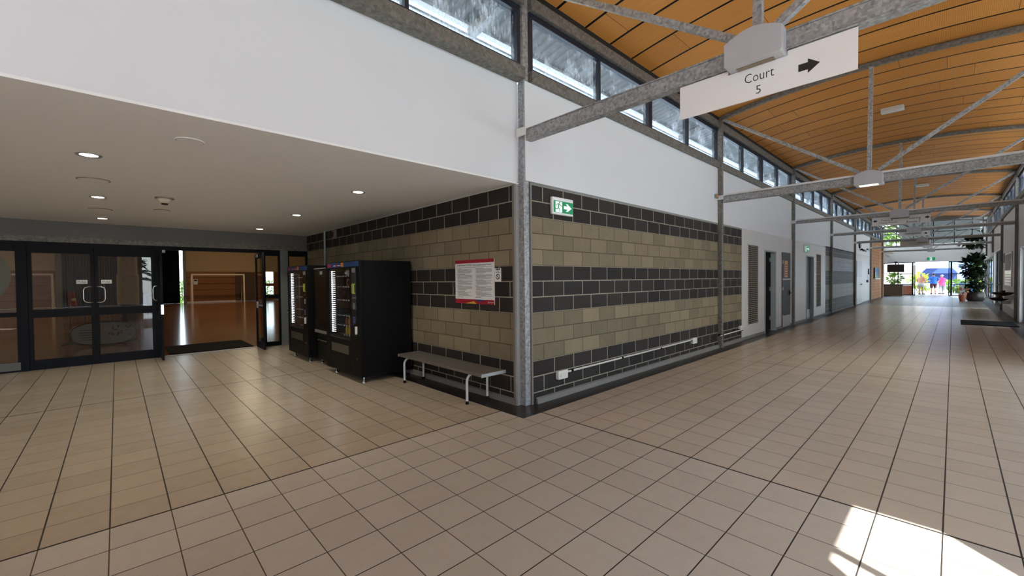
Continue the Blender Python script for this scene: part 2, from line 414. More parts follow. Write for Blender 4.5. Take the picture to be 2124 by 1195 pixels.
def tag(o, label, cat, group=None, kind=None):
    o['label'] = label; o['category'] = cat
    if group: o['group'] = group
    if kind: o['kind'] = kind
    return o
def thing(name, label, cat, loc=(0, 0, 0), group=None):
    o = bpy.data.objects.new(name, None); COL.objects.link(o); o.location = loc; o.empty_display_size = .1
    ORG[o.name] = Vector(loc); return tag(o, label, cat, group)
def struct(o, label=None):
    o['kind'] = 'structure'
    if label: o['label'] = label
    return o
def dup(root, d, label, group=None):
    r = root.copy(); COL.objects.link(r); r.location = Vector(root.location) + Vector(d)
    ORG[r.name] = ORG[root.name] + Vector(d); r['label'] = label
    if group: r['group'] = group
    for ch in list(root.children):
        c = ch.copy(); COL.objects.link(c); c.parent = r
        for gch in list(ch.children):
            e = gch.copy(); COL.objects.link(e); e.parent = c
    return r
def text(name, s, size, origin, right, up, m, parent, align='CENTER', ext=.0006, xs=1.0, thin=.0):
    """flat lettering standing on a surface: origin = anchor, right/up = unit vectors"""
    cu = bpy.data.curves.new(name, 'FONT'); cu.body = s; cu.size = size; cu.align_x = align; cu.align_y = 'CENTER'; cu.extrude = ext
    cu.resolution_u = 2; cu.offset = -size * thin
    o = bpy.data.objects.new(name + '_tmp', cu); COL.objects.link(o)
    bpy.context.view_layer.update()
    me = bpy.data.meshes.new_from_object(o.evaluated_get(bpy.context.evaluated_depsgraph_get()))
    COL.objects.unlink(o); bpy.data.objects.remove(o)
    r, u = Vector(right), Vector(up); n = r.cross(u); og = Vector(origin)
    rt = parent
    while rt.parent: rt = rt.parent
    og = og - ORG.get(rt.name, Vector((0, 0, 0)))
    for v in me.vertices: v.co = og + r * v.co.x * xs + u * v.co.y + n * v.co.z
    me.materials.clear(); me.materials.append(M[m])
    o = bpy.data.objects.new(name, me); COL.objects.link(o); o.parent = parent
    return o

def words(name, s, size, origin, right, up, m, parent, thin=0, xs=1.0):
    obs = [text(name, w, size, origin, right, up, m, parent, thin=thin, xs=xs) for w in s.split()]
    r = Vector(right); ext = []
    for o in obs:
        q = [v.co.dot(r) for v in o.data.vertices]; ext.append((min(q), max(q)))
    gap = size * .26; c = sum(a + b for a, b in ext) / 2 / len(ext); tot = sum(b - a for a, b in ext) + gap * (len(ext) - 1)
    base = Vector(origin) - ORG.get(parent.name, Vector((0, 0, 0))); x = base.dot(r) - tot / 2
    for o, (a, b) in zip(obs, ext):
        for v in o.data.vertices: v.co += r * (x - a)
        x += b - a + gap
WX = 0.10          # face of the corridor wall
RX = 5.15          # face of the far side wall of the corridor
BAY = 6.1
HX = -7.75         # entrance wall of the sports hall
YB = -10.0         # corridor end behind the viewpoint
# ------------------------------------------------------------------ floor
f = MB()
f.quad((0.38, -.303, 0), (RX, -.303, 0), (RX, 0, 0), (.38, 0, 0), 0)
f.quad((0, YB, 0), (RX, YB, 0), (RX, -.303, 0), (0, -.303, 0), 0)
f.quad((.38, 0, 0), (4.82, 0, 0), (4.82, 26, 0), (.38, 26, 0), 1)
f.quad((HX, -9.2, 0), (0, -9.2, 0), (0, -.303, 0), (HX, -.303, 0), 2)
f.quad((HX, -.303, 0), (.38, -.303, 0), (.38, 0.05, 0), (HX, .05, 0), 3)
f.quad((-.1, .05, 0), (.38, .05, 0), (.38, 42.2, 0), (-.1, 42.2, 0), 3)
f.quad((4.82, 0, 0), (RX + .15, 0, 0), (RX + .15, 42.2, 0), (4.82, 42.2, 0), 3)
f.quad((.38, 26, 0), (4.82, 26, 0), (4.82, 42.2, 0), (.38, 42.2, 0), 4)
f.quad((-.6, 30.6, -.001), (.38, 30.6, -.001), (.38, 42.2, -.001), (-.6, 42.2, -.001), 4)
struct(f.build('floor', ['mid', 'corr', 'wing', 'border', 'entrymat']))
struct(MB().quad((-38, -22, -.004), (HX, -22, -.004), (HX, 9, -.004), (-38, 9, -.004)).build('floor_hall', 'wood'))

# ------------------------------------------------------------------ walls
# blockwork of the wing and the corridor, one corner
w = MB(); w.box(HX - .1, -.03, 0.0, .19, 0, 2.72); struct(w.build('wall_wing', 'blk_x'))
w = MB(); w.box(-.09, WX, .127, 7.55, 0, 2.72); struct(w.build('wall_corridor', 'blk_y'))
w = MB()
D1, D3 = (9.32, 10.36), (14.05, 15.15)      # door openings in the white panel
for a, b in ((7.55, D1[0]), (D1[1], D3[0]), (D3[1], 17.25)): w.box(.0, WX + .012, a, b, .07, 2.745)
for a, b in (D1, D3): w.box(.0, WX + .012, a, b, 2.30, 2.745)
struct(w.build('wall_panel', 'panel'))
w = MB(); w.box(-.09, WX, 17.25, 24.35, 0, 2.79); struct(w.build('wall_blockwork', 'blk_far'))
w = MB(); w.box(-.09, WX, 24.35, 30.5, 0, 2.745); struct(w.build('wall_service', 'panel'))
w = MB(); w.box(-.42, -.02, 30.62, 39.4, 0, 4.22); struct(w.build('wall_brick', 'brick'))
# white band above
w = MB(); w.box(-.09, WX, .05, 30.5, 2.752, 3.95); struct(w.build('wall_white', 'white'))
w = MB(); w.box(-.30, 0.0, YB, .02, 2.74, 3.95); struct(w.build('wall_bulkhead', 'white'))
# wing: soffit, entrance wall of the hall, opposite wall
w = MB(); w.box(HX, 0, -9.2, -.001, 2.72, 2.74)
struct(w.build('ceiling_wing', 'soffit'))
w = MB(); w.box(HX - .2, HX, -9.2, 0, 2.43, 2.72); struct(w.build('wall_hall', 'greywall'))
w = MB(); w.box(HX - .2, 0, -9.4, -9.2, 0, 2.72); w.box(HX - .2, HX, -9.2, -6.2, 0, 2.43); struct(w.build('wall_wing_end', 'panel'))
w = MB(); w.box(-.2, 0, YB, -9.2, 0, 2.72); w.box(-.2, RX + .2, YB - .2, YB, 0, 5.4); struct(w.build('wall_return', 'white'))
struct(MB().box(HX - .12, HX + .03, -9.2, -.0, 2.33, 2.43).build('trim_1', 'galvd'))
# plinths
w = MB(); w.prism([(WX, 0), (WX + .035, 0), (WX + .025, .062), (WX, .075)], 'y', .2, 7.55); struct(w.build('baseboard_corridor', 'kerb'))
w = MB(); w.prism([(WX, 0), (WX + .028, 0), (WX + .02, .062), (WX, .072)], 'y', 7.55, D1[0])
w.prism([(WX, 0), (WX + .028, 0), (WX + .02, .062), (WX, .072)], 'y', D1[1], D3[0]); w.prism([(WX, 0), (WX + .028, 0), (WX + .02, .062), (WX, .072)], 'y', D3[1], 30.5)
struct(w.build('baseboard_panel', 'kerb'))
w = MB(); w.prism([(0, 0), (-.035, 0), (-.025, .062), (0, .075)], 'x', HX, -.04); struct(w.build('baseboard_wing', 'kerb'))
# the side wall across the corridor
w = MB()
XO = RX + .22
OP = [(-.7, 7.6, 2.95), (15.6, 17.6, 2.42), (25.1, 30.1, 2.75), (31.2, 41.8, 2.62)]
y = -1.38
for a, b, h in OP:
    w.box(RX, XO, y, a, 0, 3.95); w.box(RX, XO, a, b, h, 3.95); y = b
w.box(RX, XO, y, 42.2, 0, 3.95)
w.box(RX, XO, YB, -1.38, 3.09, 3.95); w.box(RX, XO, -7.7, -2.75, 0, 3.09)
struct(w.build('wall_opposite', 'white'))
# corridor end: bulkhead above the sliding doors
w = MB(); w.box(-.45, RX, 42.0, 42.2, 2.60, 3.86); struct(w.build('wall_end', 'panel'))
w = MB(); w.box(-.45, -.25, 39.4, 42.2, 0, 3.86); struct(w.build('wall_end_return', 'panel'))
# dark rooms behind the two service doors
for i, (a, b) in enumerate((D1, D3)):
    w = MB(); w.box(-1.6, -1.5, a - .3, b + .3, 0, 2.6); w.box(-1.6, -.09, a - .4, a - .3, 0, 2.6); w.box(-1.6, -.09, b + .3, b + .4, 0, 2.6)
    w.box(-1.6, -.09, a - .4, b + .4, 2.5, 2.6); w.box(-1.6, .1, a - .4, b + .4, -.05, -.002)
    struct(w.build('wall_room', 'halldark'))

# ------------------------------------------------------------------ vaulted ceiling
def zc(x, edge=5.06, rise=.24): return edge + rise * (1 - ((x - 2.63) / 2.57) ** 2)
c = MB(); N = 24; xs = [.03 + (5.20 - .03) * i / N for i in range(N + 1)]
for i in range(N):
    a, b = xs[i], xs[i + 1]
    c.quad((a, YB, zc(a)), (b, YB, zc(b)), (b, 34.4, zc(b)), (a, 34.4, zc(a)))
    c.quad((a, YB, zc(a) + .12), (b, YB, zc(b) + .12), (b, 34.4, zc(b) + .12), (a, 34.4, zc(a) + .12))
c.box(.03, 5.2, 34.38, 34.5, 5.06, 6.1, 1)
struct(c.build('ceiling', ['timber', 'galvd'], smooth=False))
c = MB(); c.box(-.4, 5.6, 34.4, 43, 6.05, 6.2); c.box(-.5, -.4, 34.4, 43, 5.0, 6.2); c.box(5.6, 5.7, 34.4, 43, 5.0, 6.2); struct(c.build('ceiling_lantern', 'eave'))
c = MB(); c.add([(.55, 42.4, 5.9), (9, 42.4, 5.9), (9, 48, 4.3), (.55, 48, 4.3), (.55, 42.4, 6.1), (9, 42.4, 6.1), (9, 48, 4.5), (.55, 48, 4.5)], [(0, 1, 2, 3), (4, 7, 6, 5), (0, 4, 5, 1), (3, 2, 6, 7), (1, 5, 6, 2), (0, 3, 7, 4)]); struct(c.build('roof_awning', 'awning'))
# eaves outside both clerestories
for nm, sx, x0 in (('ceiling_eave', -1, .0), ('ceiling_eave_opposite', 1, RX + .1)):
    c = MB()
    xa, xb = x0, x0 + sx * .68
    v = [(xa, YB, 5.02), (xb, YB, 4.90), (xb, 42, 4.90), (xa, 42, 5.02), (xa, YB, 5.2), (xb, YB, 5.05), (xb, 42, 5.05), (xa, 42, 5.2)]
    c.add(v, [(0, 1, 2, 3), (4, 7, 6, 5), (0, 4, 5, 1), (3, 2, 6, 7), (1, 5, 6, 2), (0, 3, 7, 4)])
    c.box(xb, xb + sx * .09, YB, 42, 4.86, 4.99, 1)
    for k in range(0, 9):
        yy = -6.1 + BAY * k
        c.beam((xa, yy - .12, 4.93), (xb + sx * .05, yy - .12, 4.78), .09, .12, 2)
    c.beam((xb + sx * .02, YB, 4.74), (xb + sx * .02, 42, 4.74), .03, .03, 1)
    struct(c.build(nm, ['eavecor', 'tray', 'galv']))

# ------------------------------------------------------------------ clerestories
wn = 1; tn = 2
def clerestory(x, sgn, y0, y1):
    """two windows of two panes between two columns; sgn: +1 when the room lies towards +x"""
    global wn, tn
    zb, zt = 4.085, 4.825; ym = (y0 + y1) / 2
    for a, b in ((y0 + .02, ym - .01), (ym + .01, y1 - .02)):
        m = MB(); t = .055; mid = (a + b) / 2
        xa, xb = x - .05, x + .05
        m.box(xa, xb, a, b, zb, zb + .06); m.box(xa, xb, a, b, zt - .075, zt); m.box(xa, xb, a, a + t, zb + .06, zt - .075); m.box(xa, xb, b - t, b, zb + .06, zt - .075)
        m.box(xa, xb, mid - .022, mid + .022, zb + .06, zt - .075)
        m.box(x + sgn * .05, x + sgn * .062, a + .02, b - .02, zt - .05, zt - .035); m.box(x + sgn * .05, x + sgn * .06, a, b, zt - .02, zt - .008)
        fr = struct(m.build('window_%d' % wn, 'navy')); wn += 1
        p = MB(); p.box(x - .004, x + .004, a + t, mid - .022, zb + .06, zt - .075); p.box(x - .004, x + .004, mid + .022, b - t, zb + .06, zt - .075)
        p.build('pane', 'dirty' if sgn > 0 else 'dirtyopp', fr)
    m = MB()      # channel sill beam and head beam
    xo = x + sgn * .045
    m.box(min(x - sgn * .12, xo + sgn * .07), max(x - sgn * .12, xo + sgn * .07), y0, y1, 3.95, 4.085)
    struct(m.build('trim_%d' % tn, 'galvd')); tn += 1
    m = MB(); m.box(xo - .06, xo + .06, y0, y1, 4.825, 4.97); struct(m.build('trim_%d' % tn, 'galvd')); tn += 1
    m = MB(); m.box(xo - .05, xo + .03, y0, y1, 4.97, 5.09); struct(m.build('trim_%d' % tn, 'shadowgap')); tn += 1  # solid black strip painted in for the shade under the ceiling edge
COLY = [-6.1 + BAY * k for k in range(8)]
for k in range(len(COLY) - 1):
    clerestory(.03, 1, COLY[k] + .14 if k else COLY[k], COLY[k + 1] + .02)
    clerestory(RX + .05, -1, COLY[k] + .14 if k else COLY[k], COLY[k + 1] + .02)

# ------------------------------------------------------------------ columns
LAB = ['galvanised steel corner post where the two block walls meet, beside the bench',
       'slim steel post against the block wall, crossed by white conduit',
       'slim steel post between the grey door with yellow sign and the recessed door',
       'slim steel post in front of the glossy block wall',
       'slim steel post where the glossy block wall meets the pale service door',
       'slim dark steel post at the start of the orange brick wall',
       'slim steel post inside the far glazed gable, along the orange brick wall']
for k in range(1, len(COLY)):
    yy = COLY[k]
    t = thing('steel_column', LAB[k - 1], 'column', (WX, yy, 0), 'steel posts along the banded wall')
    m = MB()
    if k == 1:
        m.box(-.005, .086, .032, .125, 0, 4.98); m.build('post', 'galv', t, bevel=.006)
        m = MB(); m.box(-.082, -.036, -.010, .0, .0, 2.72); m.build('plaster_edge', 'kerb', t); m = MB(); m.box(-.036, -.001, -.022, .032, 0, 2.72); m.build('flange', 'steel', t)
        m = MB(); m.box(.0865, .104, .125, .150, 0, 2.74); m.build('edge_angle', 'kerb', t)
    else:
        m.box(WX - .0, WX + .085, yy - .045, yy + .045, 0, 4.98); m.build('post', 'galvd', t, bevel=.006)
        m = MB(); m.box(WX + .0, WX + .1, yy - .06, yy + .06, 0, .012); m.build('base_plate', 'galvd', t)
LABR = ['slim steel post on the wall above the glass doorway near the floor mat', 'slim steel post between the drinking fountains and the glass door recess',
        'slim steel post on the wall past the notice board, by the dark opening', 'slim steel post on the wall behind the tall pot plant',
        'slim steel post at the far glass corner behind the pot plant']
for k in range(3, len(COLY)):
    yy = COLY[k]
    t = thing('steel_column', LABR[k - 3], 'column', (RX, yy, 0), 'steel posts along the opposite wall')
    m = MB(); m.box(RX - .075, RX, yy - .04, yy + .04, 0 if k in (4, 5) else 2.75, 4.98); m.build('post', 'galvd', t)

# ------------------------------------------------------------------ roof trusses and node lights
TL = ['galvanised bow truss over the block corner, carrying the Court 5 sign', 'bow truss with the lit node fitting, second along the corridor',
      'bow truss carrying the toilets and change rooms sign', 'bow truss carrying the small meeting room sign', 'bow truss carrying the blank beige sign back',
      'bow truss at the start of the orange brick wall', 'bow truss beyond the end of the timber ceiling']
NL = ['large pale grey node light on the truss above the Court 5 sign', 'pale grey node light with its warm lamp on, over the bare second truss', 'grey node light above the toilets and change rooms sign',
      'grey node light above the small meeting room sign', 'grey node light above the blank beige sign', 'grey node light on the truss by the orange brick wall', 'grey node light on the truss by the glazed end']
for k in range(7):
    yy = BAY * k
    t = thing('roof_truss', TL[k], 'roof truss', (2.63, yy, 3.2), 'bow trusses across the corridor')
    b = MB()
    xa, xb = WX + .10, RX - .08
    zl = 3.185 if k < 2 else 3.238
    b.box(xa, xb, yy - .05, yy + .05, zl, zl + .012); b.box(xa, xb, yy - .042, yy + .042, zl + .012, 3.312); b.box(xa, xb, yy - .05, yy + .05, 3.312, 3.325)
    b.build('bottom_chord', 'galv', t, bevel=.004)
    if k:
        b = MB(); b.box(xa + .05, xb, yy - .065, yy - .012, 3.327, 3.360); b.build('cable_cover', 'tray', t)
    b = MB(); b.rbox(WX - .03, WX + .12, yy - .075, yy - .05, 3.25, 3.345, .005); b.build('end_cap', 'white_plastic', t)
    b = MB(); n = 20
    for i in range(n):
        a = .13 + (5.13 - .13) * i / n; c2 = .13 + (5.13 - .13) * (i + 1) / n
        b.beam((a, yy, zc(a) - .055), (c2, yy, zc(c2) - .055), .08, .075)
    b.build('top_chord', 'galvd', t)
    zj = zc(.25) - .09
    b = MB(); b.beam((.2, yy, zj - .02), (2.50, yy, 3.40), .055, .055); b.build('diagonal', 'galv', t)
    b = MB(); b.beam((2.76, yy, 3.40), (5.06, yy, zj - .02), .055, .055); b.build('diagonal', 'galv', t)
    b = MB(); b.beam((2.635, yy, 3.36), (2.655, yy, zc(2.63) - .08), .06, .06); b.build('king_post', 'galv', t)
    t = thing('node_light', NL[k], 'light fitting', (2.635, yy, 3.15), 'grey light fittings at the truss centres')
    b = MB()
    arc = [(2.83 - .39 * i / 10, 3.335 + .062 * math.sin(PI * i / 10)) for i in range(11)]
    b.prism([(2.44, 3.165), (2.455, 3.15), (2.815, 3.15), (2.83, 3.165)] + arc, 'y', yy - .145, yy + .145)
    b.build('housing', 'boxgrey', t, bevel=.006)
    b = MB(); b.box(2.51, 2.76, yy - .085, yy + .03, 3.144, 3.151); b.build('lens', 'lampwarm' if k == 1 else 'lampoff', t)

# ------------------------------------------------------------------ hanging signs
def arrow(mb, y, x0, x1, z0, z1, right=True):
    zm = (z0 + z1) / 2; q = (z1 - z0) * .25; xm = x0 + (x1 - x0) * .45 if right else x1 - (x1 - x0) * .45
    if right: poly = [(x0, zm - q), (xm, zm - q), (xm, z0), (x1, zm), (xm, z1), (xm, zm + q), (x0, zm + q)]
    else: poly = [(x1, zm - q), (xm, zm - q), (xm, z0), (x0, zm), (xm, z1), (xm, zm + q), (x1, zm + q)]
    mb.prism(poly, 'y', y, y - .0012)
def sign(label, y, x0, x1, z0, z1, matn='signwhite', rail=True, notch=None):
    t = thing('hanging_sign', label, 'sign', ((x0 + x1) / 2, y, z0), 'signs hung from the trusses')
    m = MB()
    if notch: m.prism([(x0, z0), (x1, z0), (x1, z1), (notch[1], z1), (notch[1], notch[2]), (notch[0], notch[2]), (notch[0], z1), (x0, z1)], 'y', y - .006, y + .006)
    else: m.box(x0, x1, y - .006, y + .006, z0, z1)
    m.build('board', matn, t)
    if rail:
        for q0, q1 in (((x0, notch[0]), (notch[1], x1)) if notch else ((x0, x1),)):
            m = MB(); m.box(q0, q1, y + .006, y + .016, z1 - .03, z1 + .009 if notch else z1 + .05); m.build('hanging_rail', 'steel', t)
    return t
X1, Z1 = (1, 0, 0), (0, 0, 1)
s = sign('white hanging sign reading Court 5 with a black arrow', -.03, 2.048, 3.230, 2.905, 3.176, notch=(2.432, 2.838, 3.143))
text('lettering', 'Court', .102, (2.652, -.0368, 3.064), X1, Z1, 'ink', s, thin=.010, xs=.80); text('lettering', '5', .090, (2.650, -.0368, 2.962), X1, Z1, 'ink', s, thin=.008)
m = MB(); arrow(m, -.0365, 2.903, 3.028, 2.975, 3.075); m.build('arrow', 'ink', s)
s = sign('long white hanging sign reading Toilets and Change Rooms and Meeting Room 2', 12.36, 2.035, 3.24, 2.99, 3.225)
words('lettering', 'Toilets &', .07, (2.36, 12.353, 3.128), X1, Z1, 'ink', s); words('lettering', 'Change Rooms', .066, (2.385, 12.353, 3.063), X1, Z1, 'ink', s)
text('lettering', 'Meeting', .09, (2.905, 12.353, 3.138), X1, Z1, 'ink', s); words('lettering', 'Room 2', .09, (2.905, 12.353, 3.04), X1, Z1, 'ink', s)
m = MB(); arrow(m, 12.353, 2.06, 2.15, 3.085, 3.165, False); m.build('arrow', 'ink', s); m = MB(); arrow(m, 12.353, 3.135, 3.222, 3.09, 3.175); m.build('arrow', 'ink', s)
s = sign('small white hanging sign reading Meeting Room 1', 18.46, 2.21, 3.06, 3.05, 3.235)
words('lettering', 'Meeting Room', .078, (2.60, 18.453, 3.145), X1, Z1, 'ink', s); text('lettering', '1', .05, (2.635, 18.453, 3.092), X1, Z1, 'ink', s)
m = MB(); arrow(m, 18.453, 2.915, 2.995, 3.10, 3.185); m.build('arrow', 'ink', s)
s = sign('blank beige back of a hanging sign behind the small meeting room sign', 24.56, 1.85, 2.88, 3.0, 3.23, 'ivory')

# ------------------------------------------------------------------ exit signs
def exit_sign(label, p, r, u, w, h, d, style):
    """p: lower corner on the wall, r: unit along width, n: out of the wall"""
    r = Vector(r); u = Vector(u); n = r.cross(u); p = Vector(p)
    t = thing('exit_sign', label, 'exit sign', p, 'green exit signs')
    def V(a, b, c): return p + r * a + u * b + n * c
    def bx(mb, a0, a1, b0, b1, c0, c1):
        v = [V(a, b, c) for c in (c0, c1) for b in (b0, b1) for a in (a0, a1)]
        mb.add(v, [(0, 2, 3, 1), (4, 5, 7, 6), (0, 1, 5, 4), (2, 6, 7, 3), (0, 4, 6, 2), (1, 3, 7, 5)])
    def poly(mb, pts, c=.003):
        mb.add([V(a, b, d + c) for a, b in pts], [tuple(range(len(pts)))])
    m = MB(); bx(m, 0, w, 0, h, 0, d); m.build('case', 'signwhite', t, bevel=.012)
    fx0, fx1, fz0, fz1 = .02, w - .012, .025, h * .79
    if style == 'far': fz1 = h - .02
    m = MB(); bx(m, fx0, fx1, fz0, fz1, d - .002, d + .0015); m.build('face', 'green', t)
    FH = fz1 - fz0; m = MB(); a0 = fx0 + .035 if style != 'far' else (fx0 + fx1) / 2 - .07
    poly(m, [(a0, fz0 + .004), (a0 + .13, fz0 + .004), (a0 + .13, fz1 - .01), (a0, fz1 - .01)]); m.build('doorway', 'exitwhite', t)
    # running figure
    m = MB(); cx, cz, q = a0 + .06, fz0 + FH * .55, FH
    m.add([V(cx + .018 + q * .075 * math.cos(i * PI / 5), cz + q * .3 + q * .075 * math.sin(i * PI / 5), d + .005) for i in range(10)], [tuple(range(10))])
    def limb(a, b, wd):
        a, b = Vector(a), Vector(b); dd = (b - a).normalized(); nn = Vector((-dd.y, dd.x)) * wd / 2
        poly(m, [a + nn, a - nn, b - nn, b + nn], .005)
    limb((cx + .008, cz + q * .22), (cx - .010, cz - q * .1), q * .14)
    limb((cx + .01, cz + q * .2), (cx + .05, cz + q * .04), q * .06); limb((cx + .05, cz + q * .04), (cx + .075, cz + q * .02), q * .05)
    limb((cx, cz + q * .2), (cx - .04, cz + q * .13), q * .06); limb((cx - .04, cz + q * .13), (cx - .045, cz - q * .02), q * .05)
    limb((cx - .008, cz - q * .1), (cx + .018, cz - q * .28), q * .08); limb((cx + .018, cz - q * .28), (cx + .022, cz - q * .47), q * .06)
    limb((cx - .01, cz - q * .08), (cx - .018, cz - q * .24), q * .08); limb((cx - .018, cz - q * .24), (cx - .068, cz - q * .26), q * .06)
    m.build('running_figure', 'green', t)
    if style != 'far':
        m = MB(); b0, b1 = a0 + .165, fx1 - .03; zm = (fz0 + fz1) / 2; k = FH * .33; w2 = .045
        poly(m, [(b0, zm - .02), (b1 - .055, zm - .02), (b1 - .055, zm + .02), (b0, zm + .02)])
        poly(m, [(b1, zm), (b1 - .085, zm + k), (b1 - .085 - w2 * .8, zm + k), (b1 - w2 * 1.3, zm)])
        poly(m, [(b1, zm), (b1 - w2 * 1.3, zm), (b1 - .085 - w2 * .8, zm - k), (b1 - .085, zm - k)]); m.build('arrow', 'exitwhite', t)
    return t
exit_sign('green exit sign with running figure on the block wall beside the corner post', (WX, .49, 2.39), (0, 1, 0), (0, 0, 1), .425, .225, .045, 'near')
exit_sign('small green exit sign on the white panel above the recessed door', (WX + .012, 13.62, 2.40), (0, 1, 0), (0, 0, 1), .62, .27, .05, 'near')
exit_sign('green exit sign above the glass sliding doors at the far end', (2.24, 41.99, 2.69), (1, 0, 0), (0, 0, 1), .48, .28, .05, 'far')

# ------------------------------------------------------------------ things on the corridor wall
def outlet(y, z, label, w=.19, h=.115):
    t = thing('power_outlet', label, 'power outlet', (WX, y, z), 'white power outlets low on the block wall')
    m = MB(); m.rbox(WX, WX + .055, y, y + w, z, z + h, .008); m.build('box', 'white_plastic', t)
    for k in range(2): m = MB(); m.box(WX + .055, WX + .0575, y + .025 + k * .075, y + .07 + k * .075, z + .03, z + .08); m.build('socket', 'ivory', t)
outlet(.575, .24, 'white double power outlet on the block wall close to the corner post')
outlet(4.66, .245, 'white power outlet at the end of the longer conduit run')
outlet(7.33, .26, 'white power outlet at the edge of the white panel', .16)
for y0, y1, z0, z1, lab in ((.765, 4.66, .315, .325, 'long white conduit pipe joining two outlets low on the block wall'), (5.95, 7.33, .285, .30, 'short white conduit pipe passing in front of the slim steel post')):
    t = thing('conduit_pipe', lab, 'conduit', (WX, y0, z0), 'white conduit on the block wall')
    off = .03 if y0 < 5 else .10
    m = MB(); m.tube([(WX + off, y0, z0), (WX + off, y1, z1)], .013, 10); m.build('pipe', 'white_plastic', t)
    n = max(2, int((y1 - y0) / .95))
    for k in range(n):
        yy = y0 + .09 + (y1 - y0 - .15) * k / max(1, n - 1)
        m = MB(); m.tube([(WX + off, yy, z0 + .002), (WX + off, yy + .045, z0 + .002)], .0165, 10); m.box(WX, WX + off, yy + .01, yy + .035, z0 - .014, z0 + .016)
        m.build('saddle', 'rubber', t)
def louvre(y0, y1, z0, z1, label):
    t = thing('louvre_vent', label, 'vent', (WX + .012, y0, z0), 'tall louvred vents in the white panel')
    x = WX + .012; m = MB(); e = .018
    m.box(x, x + .018, y0, y1, z0, z0 + e); m.box(x, x + .018, y0, y1, z1 - e, z1); m.box(x, x + .018, y0, y0 + e, z0, z1); m.box(x, x + .018, y1 - e, y1, z0, z1)
    m.build('frame', 'panel', t)
    m = MB(); n = int((z1 - z0) / .05)
    for k in range(n):
        z = z0 + e + (z1 - z0 - 2 * e) * (k + .5) / n
        m.beam((x + .008, y0 + e, z), (x + .008, y1 - e, z), .018, .026, up=(.7, 0, .7))
    m.box(x - .0, x + .001, y0 + e, y1 - e, z0 + e, z1 - e, 1); m.build('slats', ['louvre', 'shadowgap'], t)
louvre(7.93, 8.75, .34, 2.39, 'tall taupe louvred vent in the white panel next to the block wall')
louvre(15.58, 16.36, .39, 2.41, 'tall louvred vent beyond the recessed door')
# doors in the panel
def door_frame(n, a, b, zt):
    m = MB(); x0, x1 = .0, WX + .03
    m.box(x0, x1, a, a + .04, 0, zt); m.box(x0, x1, b - .04, b, 0, zt); m.box(x0, x1, a + .04, b - .04, zt - .04, zt)
    return struct(m.build('door_%d' % n, 'jamb'))
d = door_frame(1, D1[0], D1[1], 2.30)
m = MB(); m.beam((-.02, D1[1] - .03, 1.13), (-.88, D1[1] + .02, 1.13), .04, 2.22); m.build('leaf', 'shoe', d)
m = MB()
for z in (.3, 1.15, 2.0): m.box(-.03, .0, D1[1] - .07, D1[1] - .035, z, z + .11)
m.build('hinge', 'kick', d)
m = MB(); m.box(WX + .012, WX + .03, 11.0, 11.90, .02, 2.30); d = struct(m.build('door_2', 'doorgrey'))
m = MB(); m.box(WX + .03, WX + .034, 11.03, 11.86, .03, .37); m.build('kick_plate', 'kick', d)
m = MB(); m.box(WX + .03, WX + .034, 11.03, 11.86, 1.46, 1.50); m.build('push_bar', 'kick', d)
m = MB(); m.box(WX + .03, WX + .05, 11.76, 11.82, .98, 1.12); m.tube([(WX + .05, 11.79, 1.05), (WX + .09, 11.79, 1.05), (WX + .09, 11.66, 1.05)], .011, 8); m.build('door_handle', 'shoe', d)
m = MB()
for z in (.3, 1.15, 1.95): m.box(WX + .03, WX + .045, 10.99, 11.04, z, z + .1)
m.build('hinge', 'kick', d)
t = thing('notice', 'narrow yellow warning notice on the closed grey door', 'notice', (WX + .03, 11.2, 1.55))
m = MB(); m.box(WX + .0302, WX + .034, 11.22, 11.56, 1.54, 2.05); m.build('plate', 'orange', t)
m = MB()
for k in range(5): m.box(WX + .034, WX + .0348, 11.27, 11.51, 1.60 + k * .075, 1.625 + k * .075)
m.build('print', 'ink', t)
d = door_frame(3, D3[0], D3[1], 2.30)
m = MB(); m.box(.0, .03, D3[0] + .04, D3[1] - .04, .02, 2.26); m.build('leaf', 'doorgrey', d)
m = MB(); m.box(.03, .035, D3[0] + .08, D3[1] - .08, .04, .36); m.build('kick_plate', 'kick', d)
# service door and its neighbours
m = MB(); m.box(WX, WX + .03, 25.1, 27.0, .05, 2.40); d = struct(m.build('door_4', 'panel'))
m = MB(); m.box(WX + .03, WX + .036, 25.15, 26.95, 1.50, 2.36); m.build('upper_panel', 'doorpale', d)
m = MB(); m.tube([(WX + .03, 26.55, 1.1), (WX + .08, 26.55, 1.1), (WX + .08, 26.2, 1.1)], .025, 8); m.build('door_handle', 'shoe', d)
m = MB(); m.box(WX + .03, WX + .036, 25.2, 26.9, .1, .36); m.build('kick_plate', 'kick', d)
t = thing('loudspeaker', 'round black loudspeaker high on the wall above the pale service door', 'loudspeaker', (WX, 26.0, 3.1))
m = MB(); m.lathe((WX, 26.05, 3.27), [(.0, 0), (.18, 0), (.21, .04), (.19, .08), (.10, .06), (0, .05)], 20, axis='x'); m.build('cone', 'screen', t)
m = MB(); m.box(WX, WX + .05, 25.9, 26.2, 3.2, 3.34); m.build('bracket', 'bingrey', t)
for y, z, lab in ((26.4, 2.98, 'dark security camera just below the round loudspeaker'), (27.4, 2.96, 'tan security camera above the service door, beyond the dark one')):
    t = thing('security_camera', lab, 'camera', (WX, y, z))
    m = MB(); m.box(WX, WX + .12, y, y + .05, z, z + .05); m.build('bracket', 'bingrey', t)
    m = MB(); m.tube([(WX + .09, y - .12, z + .05), (WX + .12, y + .18, z + .02)], .05, 12); m.build('body', 'shoe' if y < 27 else 'louvre', t)
t = thing('wall_sensor', 'small black sensor bar high on the service wall near the brick', 'sensor', (WX, 29.1, 3.12))
